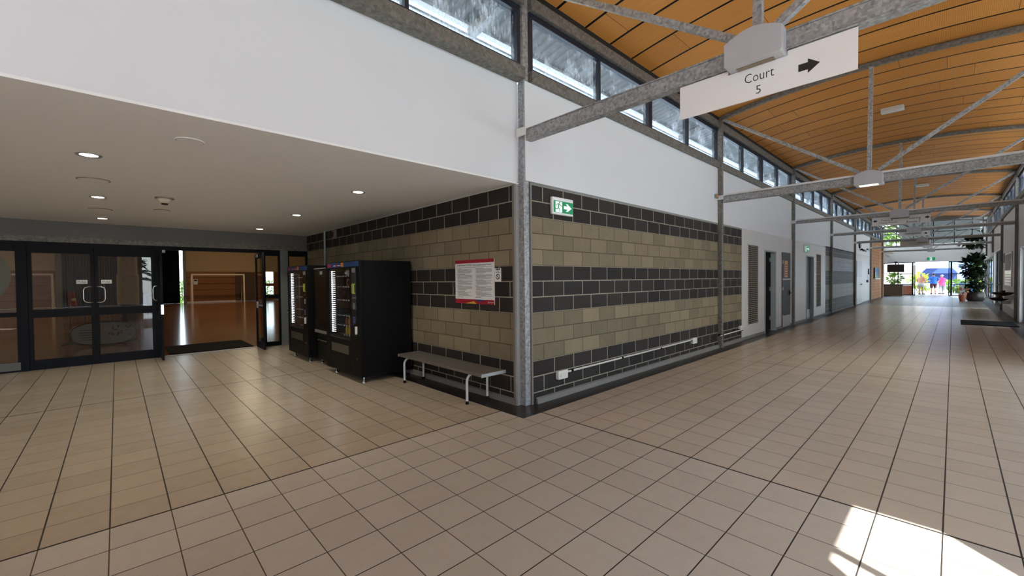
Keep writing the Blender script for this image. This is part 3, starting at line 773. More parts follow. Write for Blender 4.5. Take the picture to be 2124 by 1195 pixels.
m = MB(); m.rbox(WX, WX + .07, 28.9, 29.6, 3.1, 3.19, .015); m.build('case', 'screen', t)
t = thing('key_switch', 'small black switch box on the service wall', 'switch', (WX, 29.1, 1.2))
m = MB(); m.rbox(WX, WX + .08, 29.0, 29.4, 1.17, 1.32, .015); m.build('case', 'screen', t)
t = thing('intercom', 'narrow black intercom strip on the service wall', 'intercom', (WX, 29.4, 1.7))
m = MB(); m.rbox(WX, WX + .06, 29.65, 29.9, 1.66, 2.0, .01); m.build('case', 'screen', t); m = MB(); m.box(WX, WX + .012, 29.62, 29.93, 1.3, 1.64); m.build('back_plate', 'panel', t)
t = thing('wall_screen', 'black wall screen on the orange brick wall', 'screen', (-.02, 33.5, 1.35))
m = MB(); m.box(-.02, .06, 33.4, 35.8, 1.40, 2.12); m.build('panel', 'screen', t); m = MB(); m.box(-.02, .10, 33.4, 35.8, 1.33, 1.40); m.build('ledge', 'tray', t)
t = thing('alarm_sounder', 'small amber sounder on the white wall beside the second truss end', 'alarm', (WX, 5.9, 3.27))
m = MB(); m.rbox(WX, WX + .05, 5.86, 5.97, 3.27, 3.36, .01); m.build('case', 'louvre', t); m = MB(); m.box(WX + .05, WX + .056, 5.88, 5.95, 3.29, 3.335); m.build('lens', 'orange', t)
t = thing('alarm_sounder', 'small brown sounder high on the wing block wall above the vending machines', 'alarm', (-5.8, 0, 2.55))
m = MB(); m.rbox(-5.87, -5.74, -.06, 0, 2.50, 2.69, .01); m.build('case', 'louvre', t); m = MB(); m.box(-5.85, -5.76, -.066, -.06, 2.54, 2.65); m.build('lens', 'bark', t)
t = thing('downpipe', 'thin pale pipe running down the wing wall behind the middle vending machine', 'pipe', (-6.4, 0, 0))
m = MB(); m.tube([(-6.4, -.03, 0.0), (-6.4, -.03, 2.72)], .025, 10); m.build('pipe', 'jamb', t)
m = MB(); m.box(-6.44, -6.36, -.05, 0, 2.2, 2.24); m.build('clip', 'jamb', t)

# ------------------------------------------------------------------ posters on the wing wall
t = thing('conditions_poster', 'large white conditions of entry poster with red bands on the wing wall', 'poster', (-.86, -.004, 1.22))
m = MB(); m.box(-1.285, -.432, -.010, 0, 1.225, 1.832); m.build('board', 'signwhite', t)
m = MB(); m.box(-1.285, -.432, -.0112, -.010, 1.786, 1.832); m.build('header_band', 'red', t)
m = MB(); m.box(-1.285, -.432, -.0112, -.010, 1.225, 1.287); m.build('footer_band', 'red', t)
m = MB(); m.prism([(-1.05, 1.227), (-.80, 1.227), (-.855, 1.262)], 'y', -.0112, -.0118); m.build('yellow_wedge', 'yellow', t)
m = MB(); m.prism([(-.80, 1.286), (-.62, 1.286), (-.70, 1.262), (-.79, 1.262)], 'y', -.0112, -.0118); m.build('blue_wedge', 'bluep', t)
text('title', 'CONDITIONS OF ENTRY: Gold Coast Recreation Precinct', .031, (-.865, -.0108, 1.758), X1, Z1, 'ink', t)
text('crest', 'G', .034, (-.548, -.0118, 1.252), X1, Z1, 'signwhite', t); text('footer_lettering', 'GOLDCOAST.', .014, (-.488, -.0118, 1.253), X1, Z1, 'signwhite', t)
m = MB(); m.box(-1.25, -.46, -.0106, -.010, 1.728, 1.732); rnd = random.Random(3)
for x0, x1 in ((-1.25, -.885), (-.83, -.465)):
    z = 1.71; k = 0
    while z > 1.31:
        if k % 7 == 0: m.box(x0, x0 + rnd.uniform(.08, .2), -.0106, -.010, z, z + .0055); z -= .011
        else: m.box(x0 + .02, x1 - (rnd.uniform(.02, .16) if rnd.random() < .45 else .01), -.0106, -.010, z, z + .0042); z -= .0098
        k += 1
        if k % 7 == 0: z -= .010
m.build('small_print', 'greyink', t)
t = thing('no_smoking_notice', 'small no smoking notice beside the conditions poster', 'notice', (-.365, 0, 1.53))
m = MB(); m.box(-.425, -.304, -.005, 0, 1.528, 1.703); m.build('plate', 'purple' if False else 'signwhite', t)
m = MB(); n = 20
for i in range(n):
    a0, a1 = 2 * PI * i / n, 2 * PI * (i + 1) / n; cx, cz, r0, r1 = -.364, 1.592, .026, .037
    m.quad((cx + r0 * math.cos(a0), -.0056, cz + r0 * math.sin(a0)), (cx + r1 * math.cos(a0), -.0056, cz + r1 * math.sin(a0)), (cx + r1 * math.cos(a1), -.0056, cz + r1 * math.sin(a1)), (cx + r0 * math.cos(a1), -.0056, cz + r0 * math.sin(a1)))
m.beam((-.385, -.0056, 1.612), (-.343, -.0056, 1.572), .001, .009, up=(1, 0, 1)); m.build('ban_symbol', 'ink', t)
text('lettering', 'NO\nSMOKING', .020, (-.364, -.0056, 1.656), X1, Z1, 'ink', t)
m = MB()
for k in range(3): m.lathe((-.392 + .028 * k, -.005, 1.688), [(0, -.001), (.012, -.001), (.012, 0)], 12, axis='y')
m.build('emblem', 'ink', t)

# ------------------------------------------------------------------ bench
t = thing('slatted_bench', 'long slatted metal bench with white tube legs along the wing block wall', 'bench', (-1.2, -.25, 0))
for k in range(3):
    y0 = -.455 + k * .132; m = MB()
    m.rbox(-2.18, -.17, y0, y0 + .122, .392, .428, .006)
    for q in range(4): m.box(-2.18, -.17, y0 + .012 + q * .028, y0 + .026 + q * .028, .427, .430)
    m.build('slat', 'benchslat', t)
for x in (-2.185, -.168):
    m = MB(); m.rbox(x - .006, x + .006, -.458, -.065, .388, .430, .004)
    for y in (-.40, -.12): m.lathe((x, y, .408), [(0, -.012), (.008, -.012), (.008, .012), (0, .012)], 10, axis='x')
    m.build('end_cap', 'steel', t)
for x in (-2.06, -.50):
    pts = []
    for i in range(7):
        a = PI / 2 * i / 6; pts.append((x + .04 * (1 - math.cos(a)) * 0, -.42 + .09 * (1 - math.cos(a)), .28 + .09 * math.sin(a)))
    m = MB(); L = [(x, -.42, .02)] + pts; Rr = [(p[0], -.51 - p[1], p[2]) for p in L][::-1]
    m.tube(L + Rr, .0165, 12); lg = m.build('leg', 'benchleg', t)
    for y in (-.42, -.09):
        m = MB(); m.lathe((x, y, 0), [(.021, 0), (.021, .035), (.017, .04)], 12); m.build('rubber_foot', 'rubber', lg)

# ------------------------------------------------------------------ vending machines
def feet(t, xs, ys):
    for x in xs:
        for y in ys:
            m = MB(); m.lathe((x, y, 0), [(.034, 0), (.034, .014), (.012, .022), (.012, .10)], 12); m.build('foot', 'chrome' if y < -.5 else 'rubber', t)
def snack_machine(label, x0, x1, cx0, cx1, gz0, gz1, ztop, stocked):
    yf, yb, zb = -.92, -.06, .09
    t = thing('vending_machine', label, 'vending machine', ((x0 + x1) / 2, -.5, 0), 'black vending machines')
    m = MB()   # hollow case, open to the window
    m.box(x0, x1, yb - .05, yb, zb, ztop); m.box(x0, x0 + .05, yf + .06, yb - .05, zb, ztop); m.box(cx1 + .06, x1, yf + .06, yb - .05, zb, ztop)
    m.box(x0 + .05, cx1 + .06, yf + .06, yb - .05, gz1 + .02, ztop); m.box(x0 + .05, cx1 + .06, yf + .06, yb - .05, zb, gz0 - .05)
    m.build('case', 'vblack', t, bevel=.006)
    m = MB()   # door around the window
    m.box(x0, cx0, yf, yf + .055, zb, ztop); m.box(cx1, x1, yf, yf + .055, zb, ztop); m.box(cx0, cx1, yf, yf + .055, gz1, ztop); m.box(cx0, cx1, yf, yf + .055, zb, gz0)
    dr = m.build('door', 'vblack', t, bevel=.004)
    m = MB(); m.box(cx0, cx1, yf + .01, yf + .016, gz0, gz1); m.build('window_pane', 'vglass', dr)
    m = MB(); n = 12   # curved sill under the window
    m.add([(cx0 + (cx1 - cx0) * i / n, yf - .028 * math.sin(PI * i / n), gz0 - .005) for i in range(n + 1)] + [(cx0 + (cx1 - cx0) * i / n, yf - .018 * math.sin(PI * i / n), gz0 - .035) for i in range(n + 1)],
          [(i, i + 1, n + 2 + i, n + 1 + i) for i in range(n)]); m.build('window_sill', 'vdark', dr)
    m = MB(); m.box(cx0 - .06, x1 - .02, yf - .006, yf, gz1 + .015, ztop - .012); hb = m.build('header_panel', 'bluep', dr)
    m = MB(); cc = cx0 + (cx1 - cx0) * .62; m.box(cc, cc + .11, yf - .008, yf - .006, gz1 + .02, ztop - .016); m.build('orange_badge', 'orange', hb)
    m = MB(); m.box(cx0 + .22, cc - .03, yf - .008, yf - .006, gz1 + .04, gz1 + .052); m.build('white_lettering', 'signwhite', hb)
    m = MB(); m.box(cx0 - .02, cx0 + .10, yf - .008, yf - .006, gz1 + .02, gz1 + .075); m.build('red_badge', 'red', hb); m = MB(); m.box(cc - .2, cc - .14, yf - .0085, yf - .006, gz1 + .02, gz1 + .075); m.build('red_badge', 'red', hb)
    # payment column
    px = (cx1 + x1) / 2 - .02
    m = MB(); m.box(px - .085, px + .10, yf - .006, yf, gz0 + .05, gz1 - .0); pc = m.build('payment_panel', 'screen', dr)
    m = MB(); m.box(px - .06, px + .07, yf - .009, yf - .006, gz1 - .08, gz1 - .01); m.build('price_card', 'greyink', pc)
    m = MB(); m.box(px - .06, px + .06, yf - .012, yf - .006, 1.50, 1.515); m.box(px - .06, px + .06, yf - .012, yf - .006, 1.36, 1.375); m.box(px - .06, px - .04, yf - .012, yf - .006, 1.36, 1.51); m.box(px - .005, px + .02, yf - .012, yf - .006, 1.375, 1.50); m.build('card_reader', 'lime', pc)
    m = MB(); m.box(px - .06, px + .07, yf - .009, yf - .006, 1.29, 1.305); m.build('note_slot', 'chrome', pc); m = MB(); m.rbox(px - .005, px + .04, yf - .02, yf - .006, 1.12, 1.22, .004); m.build('coin_slot', 'chrome', pc)
    m = MB()
    for k in range(4):
        for q in range(3): m.box(px - .035 + q * .03, px - .012 + q * .03, yf - .009, yf - .006, .91 + k * .026, .927 + k * .026)
    m.build('keypad', 'purple', pc)
    m = MB(); m.rbox(x1 - .135, x1 - .095, yf - .03, yf, .74, .86, .008); m.build('door_handle', 'white_plastic', dr)
    m = MB(); w = cx1 - cx0
    m.rbox(cx0 + .07, cx1 - .07, yf - .004, yf + .003, .385, .525, .0015); m.build('delivery_flap', 'flap', dr)
    m = MB(); m.lathe((x1 - .12, yf, .36), [(0, -.012), (.016, -.012), (.016, 0)], 12, axis='y'); m.build('lock', 'shoe', dr)
    # interior: lit side strip, its reflections as small glowing dots, liner, shelves
    m = MB(); n = 30
    for k in range(n):
        z = gz0 + .03 + (gz1 - gz0 - .06) * (k + .5) / n
        m.lathe((cx0 + .035, yf + .035, z), [(0, -.004), (.011, -.004), (.012, .004)], 8, axis='y', sx=2.0)
        for q, r in enumerate((.0065, .005, .0035)): m.lathe((cx0 + .088 + .032 * q, yf + .040, z), [(0, -.003), (r, -.003), (r, .003)], 6, axis='y')
    m.build('led_strip_and_glints', 'led', t)
    m = MB(); m.box(x0 + .052, x0 + .056, yf + .06, yb - .06, gz0, gz1); m.box(x0 + .056, cx1 + .06, yb - .07, yb - .06, gz0, gz1); m.build('liner', 'vdark', t)
    for k, z in enumerate([gz0 + .01 + (gz1 - gz0) * q for q in (.0, .14, .29, .52, .72, .88)]):
        m = MB(); m.box(x0 + .23, cx1 + .05, yf + .10, yb - .08, z - .012, z)
        for q in range(5): m.box(cx0 + .36 + q * .1, cx0 + .40 + q * .1, yf + .094, yf + .10, z - .014, z + .006, 1)
        m.build('shelf', ['vdark', 'white_plastic'], t)
    feet(t, (x0 + .29, x1 - .03) if stocked else (x0 + .27, x1 - .09), (-.86, -.16))
    return [gz0 + .01 + (gz1 - gz0) * q for q in (.0, .14, .29, .52, .72, .88)]
zs = snack_machine('black vending machine next to the bench, stocked with bottles and snacks', -3.87, -2.47, -3.70, -2.84, .655, 1.765, 1.87, True)
snack_machine('black vending machine beside the hall doors, mostly empty inside', -6.10, -4.84, -5.98, -5.10, .655, 1.765, 1.87, False)
t = thing('vending_machine', 'dark unlit drinks cabinet between the two lit vending machines', 'vending machine', (-4.3, -.5, 0), 'black vending machines')
m = MB(); m.box(-4.68, -3.92, -.80, -.06, .09, 1.82); m.build('case', 'vblack', t, bevel=.006)
m = MB(); m.box(-4.66, -3.94, -.85, -.80, .66, 1.80); m.box(-4.64, -3.96, -.852, -.85, .72, 1.76, 1); dr = m.build('door', ['vblack', 'screen'], t)
m = MB(); m.box(-4.66, -3.94, -.856, -.85, .60, .655); m.build('sill_strip', 'kick', t); m = MB(); m.box(-4.66, -3.94, -.815, -.80, .445, .455); m.build('lower_strip', 'louvre', t)
m = MB(); m.box(-4.34, -4.22, -.856, -.852, 1.68, 1.74); m.build('price_card', 'greyink', dr)
m = MB(); m.box(-4.66, -3.94, -.854, -.85, 1.785, 1.80); m.build('top_strip', 'louvre', dr)
feet(t, (-4.62, -3.98), (-.74, -.16))
# stock of the first machine
def bottle(x, z, col, label, gp, r=.028, h=.16):
    t = thing('drink_bottle', label, 'bottle', (x, -.77, z), gp)
    m = MB(); m.lathe((x, -.77, z), [(r, 0), (r, h * .62), (r * .45, h * .82), (r * .42, h * .92)], 12); m.build('bottle_body', col, t)
    m = MB(); m.lathe((x, -.77, z + h * .92), [(r * .5, 0), (r * .5, h * .08)], 10); m.build('cap', 'white_plastic', t)
for k in range(4): bottle(-3.33 + .115 * k, zs[0], ['yellow', 'yellow', 'orange', 'red'][k], 'upright drink bottle on the lowest shelf of the stocked vending machine, %s' % ['first from the lights', 'second from the lights', 'orange one', 'red one'][k], 'bottles on the lowest machine shelf')
for k in range(4): bottle(-3.33 + .115 * k, zs[1], ['terra', 'peach', 'white_plastic', 'peach'][k], 'drink bottle on the second shelf of the stocked machine, %s' % ['reddish one', 'first peach one', 'white one', 'last peach one'][k], 'bottles on the second machine shelf', h=.15)
for k, (q, col, nm) in enumerate(((.0, 'terra', 'reddish'), (.16, 'ivory', 'cream'))):
    t = thing('snack_ring', '%s round snack pack on the fifth shelf of the stocked vending machine' % nm, 'snack', (-3.22 + q, -.77, zs[4]), 'round snack packs in the machine')
    m = MB(); m.lathe((-3.22 + q, -.77, zs[4] + .068), [(.045, -.015), (.068, -.015), (.068, .015), (.045, .015), (.045, -.015)], 18, axis='y'); m.build('ring', col, t)
for k in range(2):
    t = thing('snack_bag', 'white snack bag on the top shelf of the stocked machine, %s' % ('closer to the lights' if k == 0 else 'closer to the payment panel'), 'snack', (-3.28 + .16 * k, -.77, zs[5]), 'white snack bags in the machine')
    m = MB(); x = -3.28 + .16 * k; z = zs[5]
    m.add([(x - .05, -.77, z), (x + .05, -.77, z), (x + .055, -.77, z + .11), (x - .055, -.77, z + .11), (x - .035, -.81, z + .05), (x + .035, -.81, z + .05), (x - .035, -.73, z + .05), (x + .035, -.73, z + .05)],
          [(0, 1, 5, 4), (1, 2, 5), (2, 3, 4, 5), (3, 0, 4), (0, 6, 7, 1), (1, 7, 2), (2, 7, 6, 3), (3, 6, 0)], sm=True); m.build('bag', 'white_plastic', t)

# ------------------------------------------------------------------ hall entrance
FX0, FX1 = HX - .06, HX + .02
def glazed(nm, y0, y1, zt, st, rail, bot, top, split=None):
    m = MB(); m.box(FX0, FX1, y0, y0 + st, 0, zt); m.box(FX0, FX1, y1 - st, y1, 0, zt); m.box(FX0, FX1, y0 + st, y1 - st, 0, bot); m.box(FX0, FX1, y0 + st, y1 - st, zt - top, zt)
    if rail: m.box(FX0, FX1, y0 + st, y1 - st, rail[0], rail[1])
    o = struct(m.build(nm, 'black', bevel=.003))
    p = MB()
    if rail: p.box(HX - .024, HX - .018, y0 + st, y1 - st, bot, rail[0]); p.box(HX - .024, HX - .018, y0 + st, y1 - st, rail[1], zt - top)
    else: p.box(HX - .024, HX - .018, y0 + st, y1 - st, bot, zt - top)
    p.build('pane', 'glass', o)
    return o
def pull(o, y0, y1, z0, z1):
    m = MB(); x = FX1; r = .03
    L = [(x, y0, z0), (x + .03, y0, z0), (x + .045, y0, z0)]
    s = 1 if y1 > y0 else -1
    pts = [(x, y0, z1), (x + .05, y0 + s * .02, z1), (x + .06, y1 - s * .06, z1), (x + .06, y1 - s * .018, z1 - .018), (x + .06, y1, z1 - .06), (x + .06, y1, z0 + .06), (x + .06, y1 - s * .018, z0 + .018), (x + .06, y1 - s * .06, z0), (x + .05, y0 + s * .02, z0), (x, y0, z0)]
    m.tube(pts, .011, 10); return m.build('door_handle', 'chrome', o)
A = glazed('door_5', -4.735, -3.882, 2.25, .055, (.945, 1.09), .175, .125); pull(A, -3.905, -4.03, 1.195, 1.495)
B = glazed('door_6', -3.878, -2.99, 2.25, .055, (.945, 1.09), .175, .16); pull(B, -3.855, -3.735, 1.195, 1.495); pull(B, -2.95, -3.03, 1.19, 1.50)
for d, yc, ttl in ((A, -4.052, 'a'), (B, -3.715, 'b')):
    m = MB(); m.rbox(HX - .017, HX - .012, yc - .075, yc + .075, 1.555, 1.628, .002); pl = m.build('pull_plate', 'white_plastic', d)
    text('lettering', 'PULL', .055, (HX - .0112, yc, 1.592), (0, 1, 0), Z1, 'ink', pl)
m = MB(); m.box(FX0 - .01, FX1 + .02, -4.82, -4.735, 0, 2.33); m.box(FX0 - .01, FX1 + .02, -2.99, -2.91, 0, 2.33); m.box(FX0, FX1, -6.2, 0, 2.25, 2.33); m.box(FX0 - .01, FX1 + .01, -1.06, -.99, 0, 2.25)
struct(m.build('trim_70', 'black'))
w = glazed('window_60', -6.2, -4.82, 2.25, .05, (.98, 1.06), .16, .10)
m = MB(); n = 24; pts = []
for i in range(n + 1):
    a = PI * (-.28 + .78 * i / n); pts.append((-5.32 + .40 * math.cos(a), 1.72 + .48 * math.sin(a)))
m.prism([(-6.1, 1.1), (-5.4, 1.1)] + pts + [(-6.1, 2.2)], 'x', HX - .017, HX - .013); m.build('frosted_decal', 'decal', w)
m = MB(); m.box(FX1, FX1 + .012, -6.1, -4.84, .03, .17); m.build('kick_plate', 'greywall', w)
# open leaves of the doorway
def leaf(nm, y, x0, x1):
    m = MB(); t = .035
    m.box(x0, x0 + .06, y - t / 2, y + t / 2, .02, 2.22); m.box(x1 - .06, x1, y - t / 2, y + t / 2, .02, 2.22); m.box(x0 + .06, x1 - .06, y - t / 2, y + t / 2, .02, .18); m.box(x0 + .06, x1 - .06, y - t / 2, y + t / 2, 2.10, 2.22); m.box(x0 + .06, x1 - .06, y - t / 2, y + t / 2, .95, 1.06)
    o = struct(m.build(nm, 'black', bevel=.003))
    p = MB(); p.box(x0 + .06, x1 - .06, y - .003, y + .003, .18, .95); p.box(x0 + .06, x1 - .06, y - .003, y + .003, 1.06, 2.10); p.build('pane', 'glass', o)
    return o
l1 = leaf('door_7', -2.925, HX + .02, HX + .67)
m = MB(); m.rbox(HX + .665, HX + .682, -2.95, -2.90, .93, 1.13, .004); m.box(HX + .68, HX + .70, -2.94, -2.912, 1.0, 1.06); m.build('lock_plate', 'chrome', l1)
l2 = leaf('door_8', -1.16, HX + .02, HX + .72)
m = MB(); m.box(HX + .1, HX + .66, -1.19, -1.178, 1.0, 1.04); m.box(HX + .2, HX + .28, -1.21, -1.178, .95, 1.1); m.build('push_bar', 'steel', l2)
m = MB(); m.box(HX - .0, HX + .30, -1.20, -1.175, 2.13, 2.2); m.build('door_closer', 'steel', l2)
w = glazed('window_61', -.99, -.64, 2.25, .035, (1.16, 1.25), .10, .06)
struct(MB().box(HX - .06, HX + .06, -.64, -.47, 0, 2.33).build('wall_jamb', 'greypanel'))
w = glazed('window_62', -.47, 0, 2.25, .04, None, .1, .06)
t = thing('door_sensor', 'small white sensor at the top of the open doorway beside the pull doors', 'sensor', (HX + .03, -2.9, 2.2))
m = MB(); m.rbox(HX + .02, HX + .09, -2.88, -2.82, 2.185, 2.245, .008); m.build('case', 'white_plastic', t)
t = thing('floor_mat', 'black entrance mat inside the open hall doorway', 'mat', (-8.6, -2, 0))
m = MB(); m.rbox(-9.5, -8.0, -2.75, -1.18, -.004, .012, .004); m.build('pile', 'rubber', t)
struct(MB().box(HX - .08, HX + .03, -2.91, -1.06, -.002, .012).build('trim_71', 'steel'))

# ------------------------------------------------------------------ inside the hall
HF = -37.2
w = MB(); w.box(HF - .2, HF, .36, 5.75, 0, 2.45); w.box(HF - .2, HF, 6.4, 9, 0, 2.45); w.box(HF - .2, HF, 5.75, 6.4, 0, .4); w.box(HF - .2, HF, 5.75, 6.4, 1.2, 1.45); w.box(HF - .2, HF, -16, -6.5, 0, 2.45); struct(w.build('wall_hall_boards', 'hallboard'))
w = MB(); w.box(HF - .2, HF, .36, 9, 2.45, 7); w.box(HF - .2, HF, -22, -6.5, 2.45, 7); w.box(HF - .2, HF, -22, -16, 0, 2.45); struct(w.build('wall_hall_far', 'cream')); struct(MB().box(HF - .2, HF, -6.5, -.06, 0, 7).build('wall_hall_stage', 'halldark'))
w = MB(); w.box(HF, HX - .2, 9, 9.2, 0, 7); w.box(HF, HX - .2, -22.2, -22, 0, 7); w.box(HX - .4, HX - .2, -22, -9.2, 0, 7); w.box(HX - .4, HX - .2, .19, 9, 0, 7); w.box(HX - .4, HX - .2, -9.2, .19, 2.72, 7); struct(w.build('wall_hall_side', 'cream'))
struct(MB().box(HF - .2, HX - .2, -22.2, 9.2, 7, 7.2).build('ceiling_hall', 'halldark'))
w = MB(); w.box(HF - .1, HF + .12, .16, .36, 0, 7); w.box(HF - .1, HF + .12, -6.5, -6.22, 0, 7); struct(w.build('trim_72', 'kerb'))
struct(MB().box(HF, HF + .03, .36, 3.56, 0, .09).build('baseboard_hall', 'panel'))
t = thing('stage_curtain', 'wide black curtain across the back of the hall', 'curtain', (HF, -4, 0))
m = MB(); n = 160; v = []
for i in range(n + 1):
    yy = -6.2 + (6.2 - .06) * i / n; v.append((HF + .15 + .06 * math.sin(i * 1.9), yy))
m.add([(a, b, .02) for a, b in v] + [(a, b, 6.9) for a, b in v], [(i, i + 1, n + 2 + i, n + 1 + i) for i in range(n)], sm=True); m.build('cloth', 'darkcurt', t)
m = MB(); m.tube([(HF + .15, -6.2, 6.92), (HF + .15, -.06, 6.92)], .03, 8); m.build('rail', 'shoe', t)
m = MB(); m.box(HF + .04, HF + .09, 3.56, 4.95, 0, 2.37); struct(m.build('door_9', 'bark'))
def goal(label, y0, y1, x):
    t = thing('futsal_goal', label, 'goal', (x, (y0 + y1) / 2, 0), 'white goals in the hall')
    for yy in (y0, y1):
        m = MB(); m.box(x - .05, x + .05, yy - .05, yy + .05, 0, 2.12); m.build('post', 'goal', t)
    m = MB(); m.box(x - .05, x + .05, y0 - .05, y1 + .05, 2.12, 2.22); m.build('crossbar', 'goal', t)
    for yy in (y0, y1):
        m = MB(); m.tube([(x - .05, yy, 2.1), (x - .7, yy, 1.9), (x - 1.0, yy, .05)], .02, 6); m.build('side_stay', 'goal', t)
    m = MB(); m.tube([(x - 1.0, y0, .05), (x - 1.0, y1, .05)], .02, 6); m.build('back_bar', 'goal', t)
goal('white goal frame seen through the open doorway', .5, 3.8, -35.2)
goal('white goal frame seen through the pull doors', -9.7, -6.5, -35.2)
t = thing('notice', 'small white notice on the brown boards behind the goal', 'notice', (HF, .9, 1.4))
m = MB(); m.box(HF, HF + .015, .80, 1.06, 1.42, 1.84); m.build('sheet', 'signwhite', t); m = MB(); m.box(HF + .015, HF + .017, .84, 1.02, 1.68, 1.80); m.build('print', 'ink', t)
# gathered curtain
t = thing('gathered_curtain', 'tall tan curtain gathered into a bundle inside the pull doors', 'curtain', (-11.7, -3.34, 0))
m = MB(); n = 28; prof = [(3.6, .17), (2.3, .17), (2.28, .175), (1.8, .18), (1.78, .20), (1.0, .20), (.99, .2)]
for (za, ra), (zb, rb) in zip(prof, prof[1:]):
    ring = lambda z, r: [(-11.7 + r * .6 * math.cos(2 * PI * k / n) * (1 + .12 * (k % 2)), -3.35 + r * math.sin(2 * PI * k / n) * (1 + .12 * (k % 2)), z) for k in range(n)]
    m.add(ring(za, ra) + ring(zb, rb), [(k, (k + 1) % n, n + (k + 1) % n, n + k) for k in range(n)], sm=True)
m.build('cloth', 'cardboard', t)
m = MB(); m.tube([(-11.7, -3.345, 3.6), (-11.7, -3.345, 7.0)], .03, 6); m.build('cord', 'shoe', t)
m = MB(); m.lathe((-11.7, -3.345, 0), [(.16, 0), (.16, .99)], 16); m.build('weight_bag', 'shoe', t)
# oval banner
t = thing('oval_banner', 'low oval pop up banner with pictures standing inside the pull doors', 'banner', (-11, -3.8, 0))
n = 48; pts = []
for k in range(n):
    a = 2 * PI * k / n; ca, sa = math.cos(a), math.sin(a)
    pts.append((-3.82 + .60 * math.copysign(abs(ca) ** .75, ca), .31 + .29 * math.copysign(abs(sa) ** .8, sa)))
m = MB(); m.prism(pts, 'x', -11.012, -11.0); m.build('fabric', 'greensign', t)
m = MB(); q = [(-10.995, a, b) for a, b in pts]; m.tube(q + q[:1], .02, 8, cap=False); m.build('hoop', 'screen', t)
m = MB()
for k in range(5): m.box(-10.9995, -10.998, -4.26, -4.26 + .26 - .03 * (k % 3), .16 + k * .06, .178 + k * .06)
m.build('print', 'ink', t)
m = MB(); rr = random.Random(5)
for cy in (-3.70, -3.56, -3.40):
    for k in range(7):
        a = cy + rr.uniform(-.05, .05); b = .33 + rr.uniform(-.12, .12); m.box(-10.9995, -10.998, a, a + rr.uniform(.02, .05), b, b + rr.uniform(.02, .06))
m.build('picture', 'bark', t)
m = MB(); m.tube([(-11.0, -4.2, .06), (-11.3, -4.2, 0.01)], .01, 6); m.tube([(-11.0, -3.44, .06), (-11.3, -3.44, .01)], .01, 6); m.build('stay', 'screen', t)
# flag
t = thing('flag', 'black and red flag with a yellow disc on a short stand inside the pull doors', 'flag', (-12, -4.45, 0))
m = MB(); m.tube([(-12, -4.47, 0), (-12, -4.47, 1.80)], .012, 8); m.build('pole', 'shoe', t)
m = MB(); m.lathe((-12, -4.47, 0), [(.16, 0), (.16, .02), (.03, .04)], 14); m.build('stand', 'shoe', t)
def drape(top, bot, zt, zb, name, mt, yc0, yc1):
    m = MB(); n = 10; v = []
    for z, wd, yc in ((zt, top, yc0), (zb, bot, yc1)):
        for i in range(n + 1): v.append((-11.98 + .025 * math.sin(i * 2.4), yc - wd / 2 + wd * i / n, z + (.0 if z == zt else .03 * math.sin(i * 1.7))))
    m.add(v, [(i, i + 1, n + 2 + i, n + 1 + i) for i in range(n)], sm=True); return m.build(name, mt, t)
drape(.02, .12, 1.74, 1.36, 'black_half', 'darkcurt', -4.46, -4.43); drape(.12, .17, 1.36, .98, 'red_half', 'flagred', -4.43, -4.41)
m = MB(); m.lathe((-11.94, -4.385, 1.15), [(0, .004), (.045, .004), (.045, 0)], 14, axis='x'); m.build('yellow_disc', 'yellow', t)

# ------------------------------------------------------------------ wing ceiling fittings
def downlight(x, y, lab):
    t = thing('downlight', lab, 'downlight', (x, y, 2.72), 'recessed downlights in the wing ceiling')
    m = MB(); m.lathe((x, y, 2.72), [(.075, 0), (.09, -.002), (.085, -.008), (.062, -.004)], 20, cap=False); m.build('trim_ring', 'steel', t)
    m = MB(); m.lathe((x, y, 2.716), [(0, 0.0), (.062, 0.0), (.062, .003)], 20); m.build('lens', 'lamp', t)
DL = [(-1.72, -3.73, 'lit downlight of the pull door row, out by the open wing edge'), (-4.25, -3.73, 'middle lit downlight of the row over the pull doors'), (-6.79, -3.73, 'lit downlight of the pull door row, next to the grey bulkhead'),
      (-1.70, -1.25, 'lit downlight of the row along the block wall, next to the corner'), (-4.24, -1.26, 'middle lit downlight of the row along the block wall'), (-6.80, -1.27, 'lit downlight of the block wall row, next to the grey bulkhead')]
for a in DL: downlight(*a)
for x, y, r, lab in ((-2.97, -3.735, .14, 'flush round ceiling speaker between the first and second pull door downlights'), (-5.52, -3.73, .14, 'flush round ceiling speaker between the second and third pull door downlights'),
                     (-5.03, -3.02, .10, 'flush round ceiling plate just past the dome detector'), (-.66, -3.11, .10, 'faint white round ceiling plate near the open edge of the wing ceiling')):
    t = thing('ceiling_plate', lab, 'ceiling speaker', (x, y, 2.72), 'flush round plates in the wing ceiling')
    m = MB(); m.lathe((x, y, 2.72), [(r, 0), (r, -.005), (r * .93, -.008), (r * .92, -.003)], 28, cap=False); m.build('rim', 'soffit' if x > -1 else 'louvre', t)
    m = MB(); m.lathe((x, y, 2.714), [(0, -.002), (r * .9, -.002)], 28); m.build('grille', 'soffit', t)
t = thing('dome_detector', 'cream dome detector on the wing ceiling', 'detector', (-3.77, -3.07, 2.72))
m = MB(); m.lathe((-3.77, -3.07, 2.72), [(.105, 0), (.105, -.012), (.085, -.02)], 24); m.build('base', 'louvre', t)
m = MB(); m.lathe((-3.77, -3.07, 2.70), [(.085, 0), (.075, -.035), (.045, -.055), (0, -.06)], 24); m.build('dome', 'ivory', t)
m = MB(); m.lathe((-3.77, -3.07, 2.645), [(.04, 0), (.035, -.018), (0, -.02)], 16); m.build('sensor_eye', 'shoe', t)
